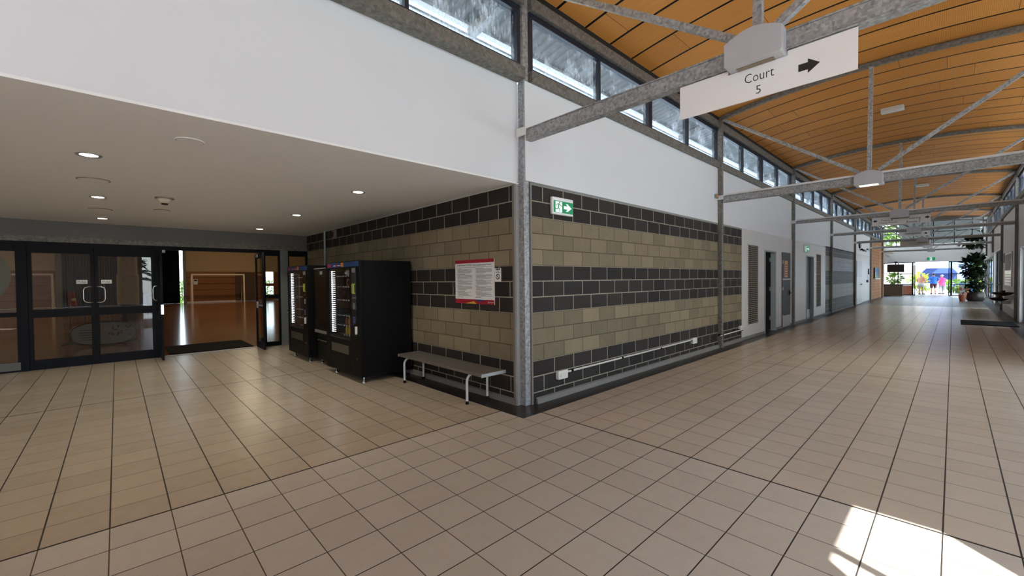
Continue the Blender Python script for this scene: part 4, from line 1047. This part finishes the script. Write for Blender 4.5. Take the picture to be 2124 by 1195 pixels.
for x, y, lab in ((2.71, 9.05, 'white batten light on the timber ceiling past the lit node fitting'), (2.77, 20.5, 'small white batten light far along the timber ceiling')):
    t = thing('ceiling_light', lab, 'ceiling light', (x, y, zc(x)), 'white battens on the timber ceiling')
    m = MB(); m.rbox(x - .19, x + .19, y - .10, y + .10, zc(x) - .09, zc(x) - .002, .008); m.build('case', 'white_plastic', t)
    m = MB(); m.box(x - .16, x + .16, y - .104, y - .1, zc(x) - .075, zc(x) - .03); m.build('diffuser', 'ivory', t)

# ------------------------------------------------------------------ opposite wall
t = thing('floor_mat', 'black ribbed doormat across the glass doorway opposite the white panels', 'mat', (4.4, 16.6, 0))
m = MB(); m.rbox(3.85, 5.02, 15.65, 17.45, 0, .022, .006); m.build('pile', 'rubber', t)
def wdoor(nm, y0, y1, zt, x=RX + .12, mull=()):
    m = MB(); s = .06
    m.box(x - .03, x + .03, y0, y0 + s, 0, zt); m.box(x - .03, x + .03, y1 - s, y1, 0, zt); m.box(x - .03, x + .03, y0 + s, y1 - s, zt - .08, zt); m.box(x - .03, x + .03, y0 + s, y1 - s, 0, .09); m.box(x - .03, x + .03, y0 + s, y1 - s, 1.0, 1.06)
    for q in mull: m.box(x - .03, x + .03, q - .035, q + .035, .09, zt - .08)
    o = struct(m.build(nm, 'black')); p = MB(); p.box(x - .003, x + .003, y0 + s, y1 - s, .09, zt - .08); p.build('pane', 'glass', o); return o
wdoor('window_67', -.7, 7.6, 2.95, mull=(.95, 2.6, 4.25, 5.9)); wdoor('door_10', 15.6, 17.6, 2.42, mull=(16.6,)); wdoor('door_11', 25.1, 30.1, 2.75, mull=(26.8, 28.4)); wdoor('window_63', 31.2, 41.8, 2.62, mull=(33.3, 35.4, 37.5, 39.6))  # first glazing is unseen, added to bring daylight onto corridor walls and ceiling
t = thing('notice_board', 'tall framed notice board of photographs on the opposite white wall', 'notice board', (RX, 21.5, 1.1))
m = MB(); m.box(RX - .03, RX, 20.1, 23.0, 1.13, 2.40); m.build('frame', 'kick', t)
m = MB(); m.box(RX - .033, RX - .03, 20.2, 22.9, 1.72, 2.34); m.build('photograph', 'greyink', t)
m = MB(); m.box(RX - .033, RX - .03, 20.2, 22.9, 1.2, 1.66); m.build('sheet', 'signwhite', t)
m = MB()
for k in range(4): m.box(RX - .035, RX - .033, 20.3, 22.8, 1.24 + k * .1, 1.265 + k * .1)
m.build('print', 'ink', t)
t = thing('wall_plaque', 'small dark plaque on the white wall beyond the notice board', 'plaque', (RX, 23.6, 2.1))
m = MB(); m.box(RX - .02, RX, 23.4, 23.75, 2.05, 2.45); m.build('plate', 'bark', t)
t = thing('drinking_fountain', 'steel drinking fountain with two basins at different heights on the opposite wall', 'drinking fountain', (RX, 19.6, 0))
for yy, z in ((19.0, .93), (20.6, .68)):
    m = MB(); m.lathe((RX - .28, yy, z - .06), [(.10, -.06), (.22, .0), (.27, .05), (.27, .065), (.20, .06), (.08, .0)], 24, sy=1.6); b = m.build('basin', 'shoe', t)
    m = MB(); m.tube([(RX - .26, yy + .1, z - .05), (RX - .26, yy + .1, z + .07)], [.035, .05], 10); m.build('bubbler', 'bark', b)
    m = MB(); m.box(RX - .26, RX, yy - .14, yy + .14, z - .22, z - .10); m.build('arm', 'kick', t)
m = MB(); m.box(RX - .05, RX, 18.5, 21.1, .35, .72); m.build('back_plate', 'kick', t)

# ------------------------------------------------------------------ far end
def far_glass(nm, x0, x1, z0, z1, rails, mulls, mt='black', y=42.08):
    m = MB(); s = .045
    m.box(x0, x0 + s, y - .03, y + .03, z0, z1); m.box(x1 - s, x1, y - .03, y + .03, z0, z1); m.box(x0 + s, x1 - s, y - .03, y + .03, z0, z0 + .06); m.box(x0 + s, x1 - s, y - .03, y + .03, z1 - .06, z1)
    for r in rails: m.box(x0 + s, x1 - s, y - .03, y + .03, r - .025, r + .025)
    for q in mulls: m.box(q - .025, q + .025, y - .03, y + .03, z0 + .06, z1 - .06)
    o = struct(m.build(nm, mt)); p = MB(); p.box(x0 + s, x1 - s, y - .003, y + .003, z0 + .06, z1 - .06); p.build('pane', 'glass', o)
far_glass('window_64', -.30, 1.47, 0, 2.60, (.86, 1.69), (.63,)); far_glass('door_12', 1.47, 1.62, 0, 2.60, (), (), y=42.02); far_glass('door_13', 3.42, 3.57, 0, 2.60, (), (), y=42.02)
far_glass('window_65', 3.57, RX, 0, 2.60, (.86, 1.66), (4.3,)); far_glass('window_66', -.4, RX, 3.88, 6.05, (4.9,), (.5, 1.5, 2.6, 3.7, 4.6))
t = thing('hanging_screen', 'black television screen behind the far glass beside the brick wall', 'screen', (.5, 41.4, 1.8))
m = MB(); m.box(.02, 1.02, 41.3, 41.38, 1.84, 2.46); m.build('panel', 'screen', t); m = MB(); m.box(.44, .60, 41.38, 42.0, 2.60, 2.68); m.box(.48, .56, 41.34, 41.38, 2.3, 2.68); m.build('bracket', 'shoe', t)
t = thing('side_counter', 'dark slatted counter inside the far glass by the brick wall', 'counter', (.3, 41.2, 0))
m = MB(); m.box(-.15, .95, 40.9, 41.5, 0, .80); m.build('body', 'bark', t); m = MB(); m.box(-.18, .98, 40.87, 41.53, .80, .86); m.build('top', 'shoe', t)
t = thing('arm_light', 'pale three armed light fitting beside the top of the far glass', 'light fitting', (-.02, 38.5, 3.2))
for k in range(3):
    m = MB(); m.tube([(-.02, 38.6, 3.25 + .05 * k), (.35 + .2 * k, 38.2, 3.0 + .22 * k)], .02, 6); m.build('arm', 'ivory', t)
    m = MB(); m.lathe((.38 + .2 * k, 38.18, 2.95 + .22 * k), [(.03, .08), (.08, 0), (0, .02)], 10); m.build('shade', 'ivory', t)

def leaf_cloud(mb, c, rx, ry, rz, n, size, rnd, mi=0, fold=.15, xmax=1e9):
    for _ in range(n):
        while True:
            p = Vector((rnd.uniform(-1, 1), rnd.uniform(-1, 1), rnd.uniform(-1, 1)))
            if .25 < p.length < 1: break
        q = Vector((c[0] + p.x * rx, c[1] + p.y * ry, c[2] + p.z * rz))
        d = (p.normalized() + Vector((rnd.uniform(-.8, .8), rnd.uniform(-.8, .8), rnd.uniform(-.6, .6)))).normalized()
        sd = d.cross(Vector((0, 0, 1)))
        if sd.length < .05: sd = Vector((1, 0, 0))
        sd.normalize(); nn = sd.cross(d); L = size * rnd.uniform(.7, 1.25); W = L * .33
        if max(q.x, q.x + d.x * L, q.x + d.x * L * .45 + abs(sd.x) * W) > xmax: continue
        mb.add([q, q + d * L * .45 + sd * W + nn * L * fold, q + d * L, q + d * L * .45 - sd * W + nn * L * fold], [(0, 1, 2), (0, 2, 3)], mi, True)
rnd = random.Random(11)
t = thing('potted_fig', 'tall dark potted fig with big leaves near the far glass', 'pot plant', (4.6, 33.3, 0))
m = MB(); m.lathe((4.58, 33.3, 0), [(.30, 0), (.37, .1), (.40, .35), (.37, .50), (.40, .53), (.36, .54), (.33, .48), (0, .47)], 28); pt = m.build('pot', 'potdark', t)
m = MB(); m.lathe((4.58, 33.3, .465), [(0, .012), (.335, .005)], 20); m.build('soil', 'soil', pt)
m = MB(); m.tube([(4.58, 33.3, .45), (4.55, 33.3, 1.2), (4.62, 33.3, 2.2), (4.72, 33.3, 2.7), (4.84, 33.3, 3.1), (4.72, 33.3, 3.4)], [.05, .045, .04, .022, .018, .012], 8); m.build('stem', 'bark', t)
m = MB(); leaf_cloud(m, (4.52, 33.3, 2.05), .42, .42, .62, 260, .34, rnd, xmax=5.08); leaf_cloud(m, (4.60, 33.3, 1.25), .38, .38, .55, 180, .32, rnd, xmax=5.08); leaf_cloud(m, (4.92, 33.2, 1.85), .20, .22, .28, 50, .30, rnd, xmax=5.08); leaf_cloud(m, (4.55, 33.3, .80), .3, .3, .28, 60, .28, rnd)
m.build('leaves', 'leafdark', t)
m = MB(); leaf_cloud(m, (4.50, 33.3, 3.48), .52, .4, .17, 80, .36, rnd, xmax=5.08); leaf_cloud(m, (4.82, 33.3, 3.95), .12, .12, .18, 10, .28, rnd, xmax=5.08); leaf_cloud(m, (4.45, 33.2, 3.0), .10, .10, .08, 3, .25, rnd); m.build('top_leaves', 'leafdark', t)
t = thing('small_planter', 'small reddish planter with pink leaves at the foot of the tall fig', 'planter', (4.1, 32.75, 0))
m = MB(); m.lathe((4.05, 32.75, 0), [(.11, 0), (.16, .28), (.17, .42), (.14, .42), (.13, .38), (0, .37)], 18); m.build('pot', 'terra', t)
m = MB(); leaf_cloud(m, (4.05, 32.75, .62), .17, .17, .2, 30, .2, rnd); m.build('leaves', 'peach', t)

# people outside the doors
def person(label, x, y, H, turn, top, bottom, legs, hair, arms, hem, lean=0):
    t = thing('person', label, 'person', (x, y, 0), 'people standing outside the far doors')
    s = H / 1.7
    V = []; Ed = []; Rd = []
    def vt(p, r, par=None):
        V.append(Vector(p) * s); Rd.append(r * s)
        if par is not None: Ed.append((par, len(V) - 1))
        return len(V) - 1
    pel = vt((0, 0, .92), .135); ch = vt((0, .0, 1.12), .12, pel); sh = vt((0, .01, 1.32), .135, ch); nk = vt((0, .0, 1.45), .052, sh); hd = vt((0, -.01, 1.55), .085, nk); ct = vt((0, 0, 1.635), .07, hd)
    nose = vt((0, .095, 1.56), .016, hd)
    for sg in (-1, 1):
        ear = vt((sg * .082, 0, 1.56), .014, hd)
        hp = vt((sg * .10, 0, .88), .105, pel); kn = vt((sg * .11, .015 * sg, .49), .062, hp); an = vt((sg * .115, -.01, .09), .042, kn); to = vt((sg * .13, .13, .035), .036, an)
        so = vt((sg * .19, 0, 1.36), .058, sh); ex, ey, ez, hx, hy, hz = arms[0 if sg < 0 else 1]
        el = vt((sg * ex, ey, ez), .042, so); wr = vt((sg * hx, hy, hz), .028, el); d = (Vector((sg * hx, hy, hz)) - Vector((sg * ex, ey, ez))).normalized()
        pm = vt(Vector((sg * hx, hy, hz)) + d * .07, .034, wr); pn = d.cross(Vector((sg, .3, 0))).normalized()
        for q in range(4):
            o = pn * (.028 - .019 * q); k1 = vt(Vector((sg * hx, hy, hz)) + d * .115 + o, .0095, pm); vt(Vector((sg * hx, hy, hz)) + d * (.165 - .012 * abs(q - 1)) + o * 1.1 + Vector((-sg * .012, 0, -.008)), .008, k1)
        th = vt(Vector((sg * hx, hy, hz)) + d * .055 + pn * .042 + Vector((0, .012, 0)), .01, wr); vt(Vector((sg * hx, hy, hz)) + d * .10 + pn * .058 + Vector((0, .02, 0)), .009, th)
    rot = Matrix.Rotation(turn, 3, 'Z'); V = [rot @ v for v in V]
    me = bpy.data.meshes.new('body'); me.from_pydata(V, Ed, []); o = bpy.data.objects.new('body_tmp', me); COL.objects.link(o)
    sk = o.modifiers.new('skin', 'SKIN'); sk.use_smooth_shade = True
    for i, sv in enumerate(me.skin_vertices[0].data): sv.radius = (Rd[i], Rd[i]); sv.use_root = (i == 0)
    sub = o.modifiers.new('sub', 'SUBSURF'); sub.levels = 1; sub.render_levels = 1
    bpy.context.view_layer.update()
    m2 = bpy.data.meshes.new_from_object(o.evaluated_get(bpy.context.evaluated_depsgraph_get())); COL.objects.unlink(o); bpy.data.objects.remove(o)
    m2.materials.clear(); m2.materials.append(M['skin'])
    for p_ in m2.polygons: p_.material_index = 0; p_.use_smooth = True
    b = bpy.data.objects.new('body', m2); COL.objects.link(b); b.parent = t
    W = lambda p: Vector((x, y, 0)) + rot @ (Vector(p) * s)
    def loft(mb, rings, n=20):
        v = []
        for cx, cy, cz, rx, ry in rings:
            for k in range(n): a = 2 * PI * k / n; v.append(W((cx + rx * math.cos(a), cy + ry * math.sin(a), cz)))
        fs = [(i * n + k, i * n + (k + 1) % n, (i + 1) * n + (k + 1) % n, (i + 1) * n + k) for i in range(len(rings) - 1) for k in range(n)]
        mb.add(v, fs, 0, True)
    mb = MB(); loft(mb, [(0, 0, hem[0], .215, .165), (0, 0, .98, .205, .16), (0, 0, 1.12, .18, .15), (0, .0, 1.28, .215, .16), (0, 0, 1.38, .20, .13), (0, 0, 1.44, .10, .08), (0, 0, 1.46, .065, .065)])
    for sg in (-1, 1):
        ex, ey, ez, hx, hy, hz = arms[0 if sg < 0 else 1]; e2 = Vector((sg * .18, 0, 1.365)); e3 = Vector((sg * ex, ey, ez)); mb.tube([W(e2), W(e2.lerp(e3, .5)), W(e2.lerp(e3, .92))], [.082 * s, .07 * s, .066 * s], 12)
    mb.build('top', top, t)
    mb = MB()
    if hem[2] == 'skirt': loft(mb, [(0, 0, 1.0, .19, .155), (0, 0, .85, .225, .19), (0, 0, hem[1], .27, .22), (0, 0, hem[1] + .01, .25, .2)])
    else:
        loft(mb, [(0, 0, 1.0, .19, .15), (0, 0, .86, .215, .165), (0, 0, .80, .20, .15)])
        for sg in (-1, 1): mb.tube([W((sg * .10, 0, .86)), W((sg * .11, .01 * sg, .6)), W((sg * .112, .012 * sg, hem[1]))], [.118 * s, .095 * s, .088 * s if hem[1] > .3 else .06 * s], 12)
    mb.build('skirt' if hem[2] == 'skirt' else 'trousers', bottom, t)
    mb = MB(); loft(mb, [(0, -.02, 1.545, .092, .095), (0, -.02, 1.60, .105, .108), (0, -.018, 1.65, .09, .095), (0, -.015, 1.70, .05, .055), (0, -.015, 1.712, .01, .01)]); mb.build('hair', hair, t)
    for sg in (-1, 1):
        mb = MB(); mb.tube([W((sg * .115, -.06, .04)), W((sg * .12, .05, .045)), W((sg * .13, .19, .03))], [.045 * s, .05 * s, .035 * s], 10); mb.build('shoe', 'shoe', t)
DOWN = (.25, -.02, 1.12, .26, .10, .92); BENT = (.24, .02, 1.12, .12, .24, 1.05); HIP = (.34, -.06, 1.14, .20, .03, .98)
person('person in a peach top and pale grey skirt standing outside the far doors', 1.86, 44.4, 1.70, -.5, 'peach', 'skirt', None, 'hairgrey', (DOWN, BENT), (.95, .62, 'skirt'))
person('person in a cobalt blue top and dark shorts, one elbow out, outside the far doors', 2.56, 45.0, 1.72, .25, 'cobalt', 'maroon', None, 'hairdark', (HIP, HIP), (.86, .52, 'shorts'))
person('person in a long hot pink top and grey leggings outside the far doors', 3.03, 46.0, 1.62, .6, 'pink', 'greypants', None, 'hairgrey', (DOWN, BENT), (.74, .12, 'leggings'))

# ------------------------------------------------------------------ outdoors
g = MB(); g.quad((XO, YB - 30, -.03), (60, YB - 30, -.03), (60, 90, -.03), (XO, 90, -.03)); g.quad((-40, 42.2, -.03), (XO, 42.2, -.03), (XO, 90, -.03), (-40, 90, -.03)); g.quad((-40, -40, -.03), (XO, -40, -.03), (XO, YB, -.03), (-40, YB, -.03))
struct(g.build('ground', 'concrete'))
r = MB(); r.box(-40, -.3, 9.4, 42, 3.2, 3.3); r.box(HX - .4, -.3, YB, 9.4, 3.2, 3.3); struct(r.build('roof_wing', 'roofout'))
# unseen canopy, added to block the sun; its end edge trims the floor patch
r = MB(); r.box(XO, 7.5, -1.97, 36.4, 3.10, 3.24); struct(r.build('added_sun_canopy', 'roofout'))
for k, yy in enumerate((1, 8, 15, 22, 29, 36)):
    t = tag(MB().box(7.3, 7.4, yy - .05, yy + .05, -.03, 3.10).build('added_canopy_post', 'galvd'), 'steel post under the added sun-blocking canopy outside the opposite wall', 'post', 'posts of the added canopy')
# brace of the entry, crossing the open side
t = thing('entry_brace', 'slanted steel brace in the open entry, throwing a bar of shadow on the floor', 'brace', (RX + .1, -2.3, 0))
m = MB(); m.beam((RX + .1, -1.48, 0.0), (RX + .1, -2.575, 3.08), .05, .055); m.build('bar', 'galv', t)
def bush(label, x, y, rx, ry, h, n, size, mt, z0=0, group='bushes outside the far doors'):
    t = thing('bush', label, 'bush', (x, y, 0), group)
    m = MB(); leaf_cloud(m, (x, y, z0 + h / 2), rx, ry, h / 2, n, size, rnd); m.build('leaves', mt, t)
    m = MB()
    for k in range(4): m.tube([(x + .1 * math.cos(k * 1.6), y + .1 * math.sin(k * 1.6), -.03), (x + .5 * rx * math.cos(k * 1.6), y + .5 * ry * math.sin(k * 1.6), z0 + h * .6)], .025, 6)
    m.build('stems', 'bark', t)
bush('bush outside the slit window at the back of the hall', -39.5, .3, .5, .9, 2.0, 160, .35, 'leaf', .0, 'bushes outside the hall')
bush('bush outside the small square window at the back of the hall', -39.5, 6.4, .5, .8, 1.6, 120, .35, 'leaf', .0, 'bushes outside the hall')
bush('dark green bush in a box behind the far counter', .25, 44.2, .45, .4, .8, 160, .28, 'leaf', .95)
bush('lime green bush behind the person in peach', 1.5, 50.5, .9, .6, 1.6, 260, .3, 'leaflime', .1)
bush('green bush beyond the person in pink', 3.7, 51, .7, .5, 1.0, 200, .3, 'leaf', .1)
bush('green bush beyond the blue bin', 4.7, 49.5, .8, .6, 1.1, 220, .28, 'leaflime', .1)
t = thing('shade_umbrella', 'big white shade umbrella beyond the far doors', 'umbrella', (.6, 55, 0))
m = MB(); n = 8; m.add([(.6, 55, 3.55)] + [(.6 + 2.3 * math.cos(2 * PI * k / n), 55 + 2.3 * math.sin(2 * PI * k / n), 2.55) for k in range(n)], [(0, 1 + k, 1 + (k + 1) % n) for k in range(n)]); m.build('canopy', 'canvas', t)
m = MB(); m.tube([(.6, 55, 0), (.6, 55, 3.5)], .035, 8); m.build('pole', 'white_plastic', t); m = MB(); m.lathe((.6, 55, -.03), [(.35, 0), (.35, .1), (.05, .14)], 16); m.build('base', 'kerb', t)
t = thing('market_stall', 'dark blue market stall behind the three people', 'stall', (2.6, 56, 0))
m = MB(); m.prism([(1.4, 1.75), (4.0, 1.75), (3.6, 2.25), (1.8, 2.25)], 'y', 55.2, 57.2); m.build('roof', 'bluetarp', t)
m = MB(); m.box(1.5, 3.9, 56.6, 56.7, .7, 1.8); m.build('back_cloth', 'bluetarp', t)
for x in (1.5, 3.9):
    for yy in (55.3, 57.1): m = MB(); m.tube([(x, yy, -.03), (x, yy, 1.76)], .03, 6); m.build('post', 'shoe', t)
m = MB(); m.box(1.6, 3.8, 55.4, 56.2, .68, .76); m.build('table_top', 'canvas', t)
t = thing('parked_car', 'blue car parked beyond the far doors, behind the bin', 'car', (5.6, 58, 0))
m = MB(); m.prism([(3.4, .35), (7.8, .35), (7.85, .8), (7.3, .95), (6.6, 1.42), (4.9, 1.45), (4.2, 1.0), (3.45, .85)], 'y', 57.2, 58.9); m.build('body', 'cobalt', t, bevel=.06)
m = MB(); m.prism([(4.4, 1.02), (6.95, 1.0), (6.5, 1.36), (5.0, 1.38)], 'y', 57.18, 57.2); m.build('side_window', 'screen', t)
for x in (4.2, 7.0): m = MB(); m.lathe((x, 57.25, .32), [(0, -.1), (.32, -.1), (.34, 0), (.32, .12), (0, .12)], 20, axis='y'); m.build('wheel', 'rubber', t)
for x, mt, lab in ((4.18, 'bingrey', 'grey wheelie bin just outside the far glass, beside the blue one'), (4.64, 'binblue', 'blue wheelie bin just outside the far glass')):
    t = thing('wheelie_bin', lab, 'bin', (x, 46.5, 0), 'bins outside the far doors')
    m = MB(); a, b = .14, .17; v = [(x - a, 46.3, .02), (x + a, 46.3, .02), (x + a, 46.7, .02), (x - a, 46.7, .02), (x - b, 46.25, .82), (x + b, 46.25, .82), (x + b, 46.78, .82), (x - b, 46.78, .82)]
    m.add(v, [(0, 1, 2, 3), (4, 5, 6, 7), (0, 1, 5, 4), (1, 2, 6, 5), (2, 3, 7, 6), (3, 0, 4, 7)]); m.build('tub', mt, t)
    m = MB(); m.rbox(x - .19, x + .19, 46.2, 46.82, .82, .90, .02); m.build('lid', 'binblue', t)
    m = MB(); m.tube([(x - .2, 46.74, .1), (x + .2, 46.74, .1)], .09, 12); m.build('wheel', 'rubber', t)
t = thing('planter_box', 'pinkish brick planter outside the far glass', 'planter', (1.0, 44, 0))
m = MB(); m.box(.75, 1.35, 43.6, 44.3, -.03, .72); m.build('box', 'terra', t); m = MB(); m.box(.70, 1.40, 43.55, 44.35, .72, .84); m.build('coping', 'canvas', t)
t = tag(MB().box(-16, 1.2, 68, 72, -.03, 5.2).build('building', 'sandwall'), 'pale rendered building far beyond the glass doors', 'building')
t = tag(MB().box(1.2, 14, 66, 72, -.03, 4.6).build('building', 'bluewall'), 'blue grey clad building far beyond the glass doors', 'building')
def tree(label, x, y, h, r, n, mt):
    t = thing('tree', label, 'tree', (x, y, 0), 'trees outside')
    m = MB(); m.tube([(x, y, -.03), (x + .1, y, h * .5), (x, y, h * .85)], [.16, .12, .05], 8); m.build('trunk', 'bark', t)
    m = MB(); leaf_cloud(m, (x, y, h - r * .9), r, r, r, n, .5, rnd); m.build('crown', mt, t)
tree('leafy tree above the far bulkhead beside the brick wall', -.9, 48.0, 7.6, 1.7, 700, 'leaf')
tree('tree with spreading crown beyond the far bins', 5.8, 52, 4.6, 1.3, 380, 'leaf')
tree('tree outside the dark opening of the opposite wall', 11.5, 33, 6.0, 1.9, 500, 'leaf')
for k, (x, y, h) in enumerate(((13.4, -4.1, 4.6), (13.4, .1, 4.8), (13.4, 4.2, 4.2))): bush('dense dark bush added outside the open entry to darken its reflection', x, y, 1.6, 1.5, h, 420, .7, 'leafdark', 0, 'bushes added outside the open entry')  # unseen bushes, added to darken the entry's reflection in the hall doors
tree('second tree outside the opposite wall, by the far glass', 9.8, 42, 4.2, 1.3, 350, 'leaf')

# ------------------------------------------------------------------ lights
SUN_EL = math.radians(46.6); az = Vector((-.735, .678)).normalized()
d = Vector((az.x * math.cos(SUN_EL), az.y * math.cos(SUN_EL), -math.sin(SUN_EL)))
L = bpy.data.lights.new('sun', 'SUN'); L.energy = 6.4; L.angle = .009; L.color = (1, .985, .96)
o = bpy.data.objects.new('sun', L); COL.objects.link(o); o.rotation_euler = d.to_track_quat('-Z', 'Y').to_euler()
W = bpy.data.worlds.new('sky'); sc.world = W; W.use_nodes = True; nt = W.node_tree; nt.nodes.clear()
out = nt.nodes.new('ShaderNodeOutputWorld'); bg = nt.nodes.new('ShaderNodeBackground'); sky = nt.nodes.new('ShaderNodeTexSky')
sky.sky_type = 'NISHITA'; sky.sun_disc = False; sky.sun_elevation = SUN_EL; sky.sun_rotation = math.atan2(-d.x, -d.y)
tc = nt.nodes.new('ShaderNodeTexCoord'); nz = nt.nodes.new('ShaderNodeTexNoise'); nz.inputs['Scale'].default_value = 2.5; nz.inputs['Detail'].default_value = 5
mr = nt.nodes.new('ShaderNodeMapRange'); mr.inputs[1].default_value = .35; mr.inputs[2].default_value = .65; mr.inputs[3].default_value = .35; mr.inputs[4].default_value = .85
mx = nt.nodes.new('ShaderNodeMix'); mx.data_type = 'RGBA'
sc_ = nt.nodes.new('ShaderNodeMix'); sc_.data_type = 'RGBA'; sc_.blend_type = 'MULTIPLY'; sc_.inputs[0].default_value = 1; sc_.inputs[7].default_value = (.12, .12, .12, 1)
nt.links.new(sky.outputs[0], sc_.inputs[6]); nt.links.new(tc.outputs['Generated'], nz.inputs['Vector']); nt.links.new(nz.outputs[0], mr.inputs[0]); nt.links.new(mr.outputs[0], mx.inputs[0])
nt.links.new(sc_.outputs[2], mx.inputs[6]); mx.inputs[7].default_value = (.74, .865, 1.0, 1); nt.links.new(mx.outputs[2], bg.inputs[0]); bg.inputs[1].default_value = 2.4; nt.links.new(bg.outputs[0], out.inputs[0])
def lamp(nm, typ, loc, energy, col, rot=(0, 0, 0), **kw):
    l = bpy.data.lights.new(nm, typ); l.energy = energy; l.color = col
    for k, v in kw.items(): setattr(l, k, v)
    q = bpy.data.objects.new(nm, l); COL.objects.link(q); q.location = loc; q.rotation_euler = rot; return q
for x, y, _ in DL: lamp('downlight_lamp', 'SPOT', (x, y, 2.70), 14, (1, .9, .75), spot_size=1.9, spot_blend=.6, shadow_soft_size=.05)
lamp('node_lamp', 'SPOT', (2.635, BAY, 3.13), 22, (1, .82, .55), spot_size=2.2, spot_blend=.5, shadow_soft_size=.08)
lamp('node_uplamp', 'POINT', (2.635, BAY, 3.50), 5, (1, .80, .5), shadow_soft_size=.03)
for x, y in ((-14, -12), (-14, 3), (-22, -12), (-22, 3), (-30, -12), (-30, 3)): lamp('hall_fill_light', 'AREA', (x, y, 6.85), 48, (1, .84, .62), shape='DISK', size=.7)  # unseen lamps without fittings, added to brighten the hall

# ------------------------------------------------------------------ camera and colour
cam = bpy.data.cameras.new('camera'); cam.sensor_width = 36; cam.lens = 866.2 / 2124 * 36; cam.clip_start = .05; cam.clip_end = 300
co = bpy.data.objects.new('camera', cam); COL.objects.link(co); sc.camera = co
a, b, cc = -.81288, -.01997, -.0101
ca, sa = math.cos(a), math.sin(a)
fw = Vector((sa * math.cos(b), ca * math.cos(b), math.sin(b))); rt = Vector((ca, -sa, 0)); up = rt.cross(fw)
r2 = rt * math.cos(cc) + up * math.sin(cc); u2 = -rt * math.sin(cc) + up * math.cos(cc)
co.matrix_world = Matrix(((r2.x, u2.x, -fw.x, 3.6674), (r2.y, u2.y, -fw.y, -3.572), (r2.z, u2.z, -fw.z, 1.5522), (0, 0, 0, 1)))
vs = sc.view_settings; vs.view_transform = 'Standard'; vs.look = 'None'; vs.exposure = 1.78; vs.gamma = 1; vs.use_curve_mapping = False
sc.cycles.max_bounces = 10; sc.cycles.diffuse_bounces = 6; sc.cycles.glossy_bounces = 4; sc.cycles.transparent_max_bounces = 12; sc.cycles.sample_clamp_indirect = 8
sc.cycles.caustics_reflective = False; sc.cycles.caustics_refractive = False
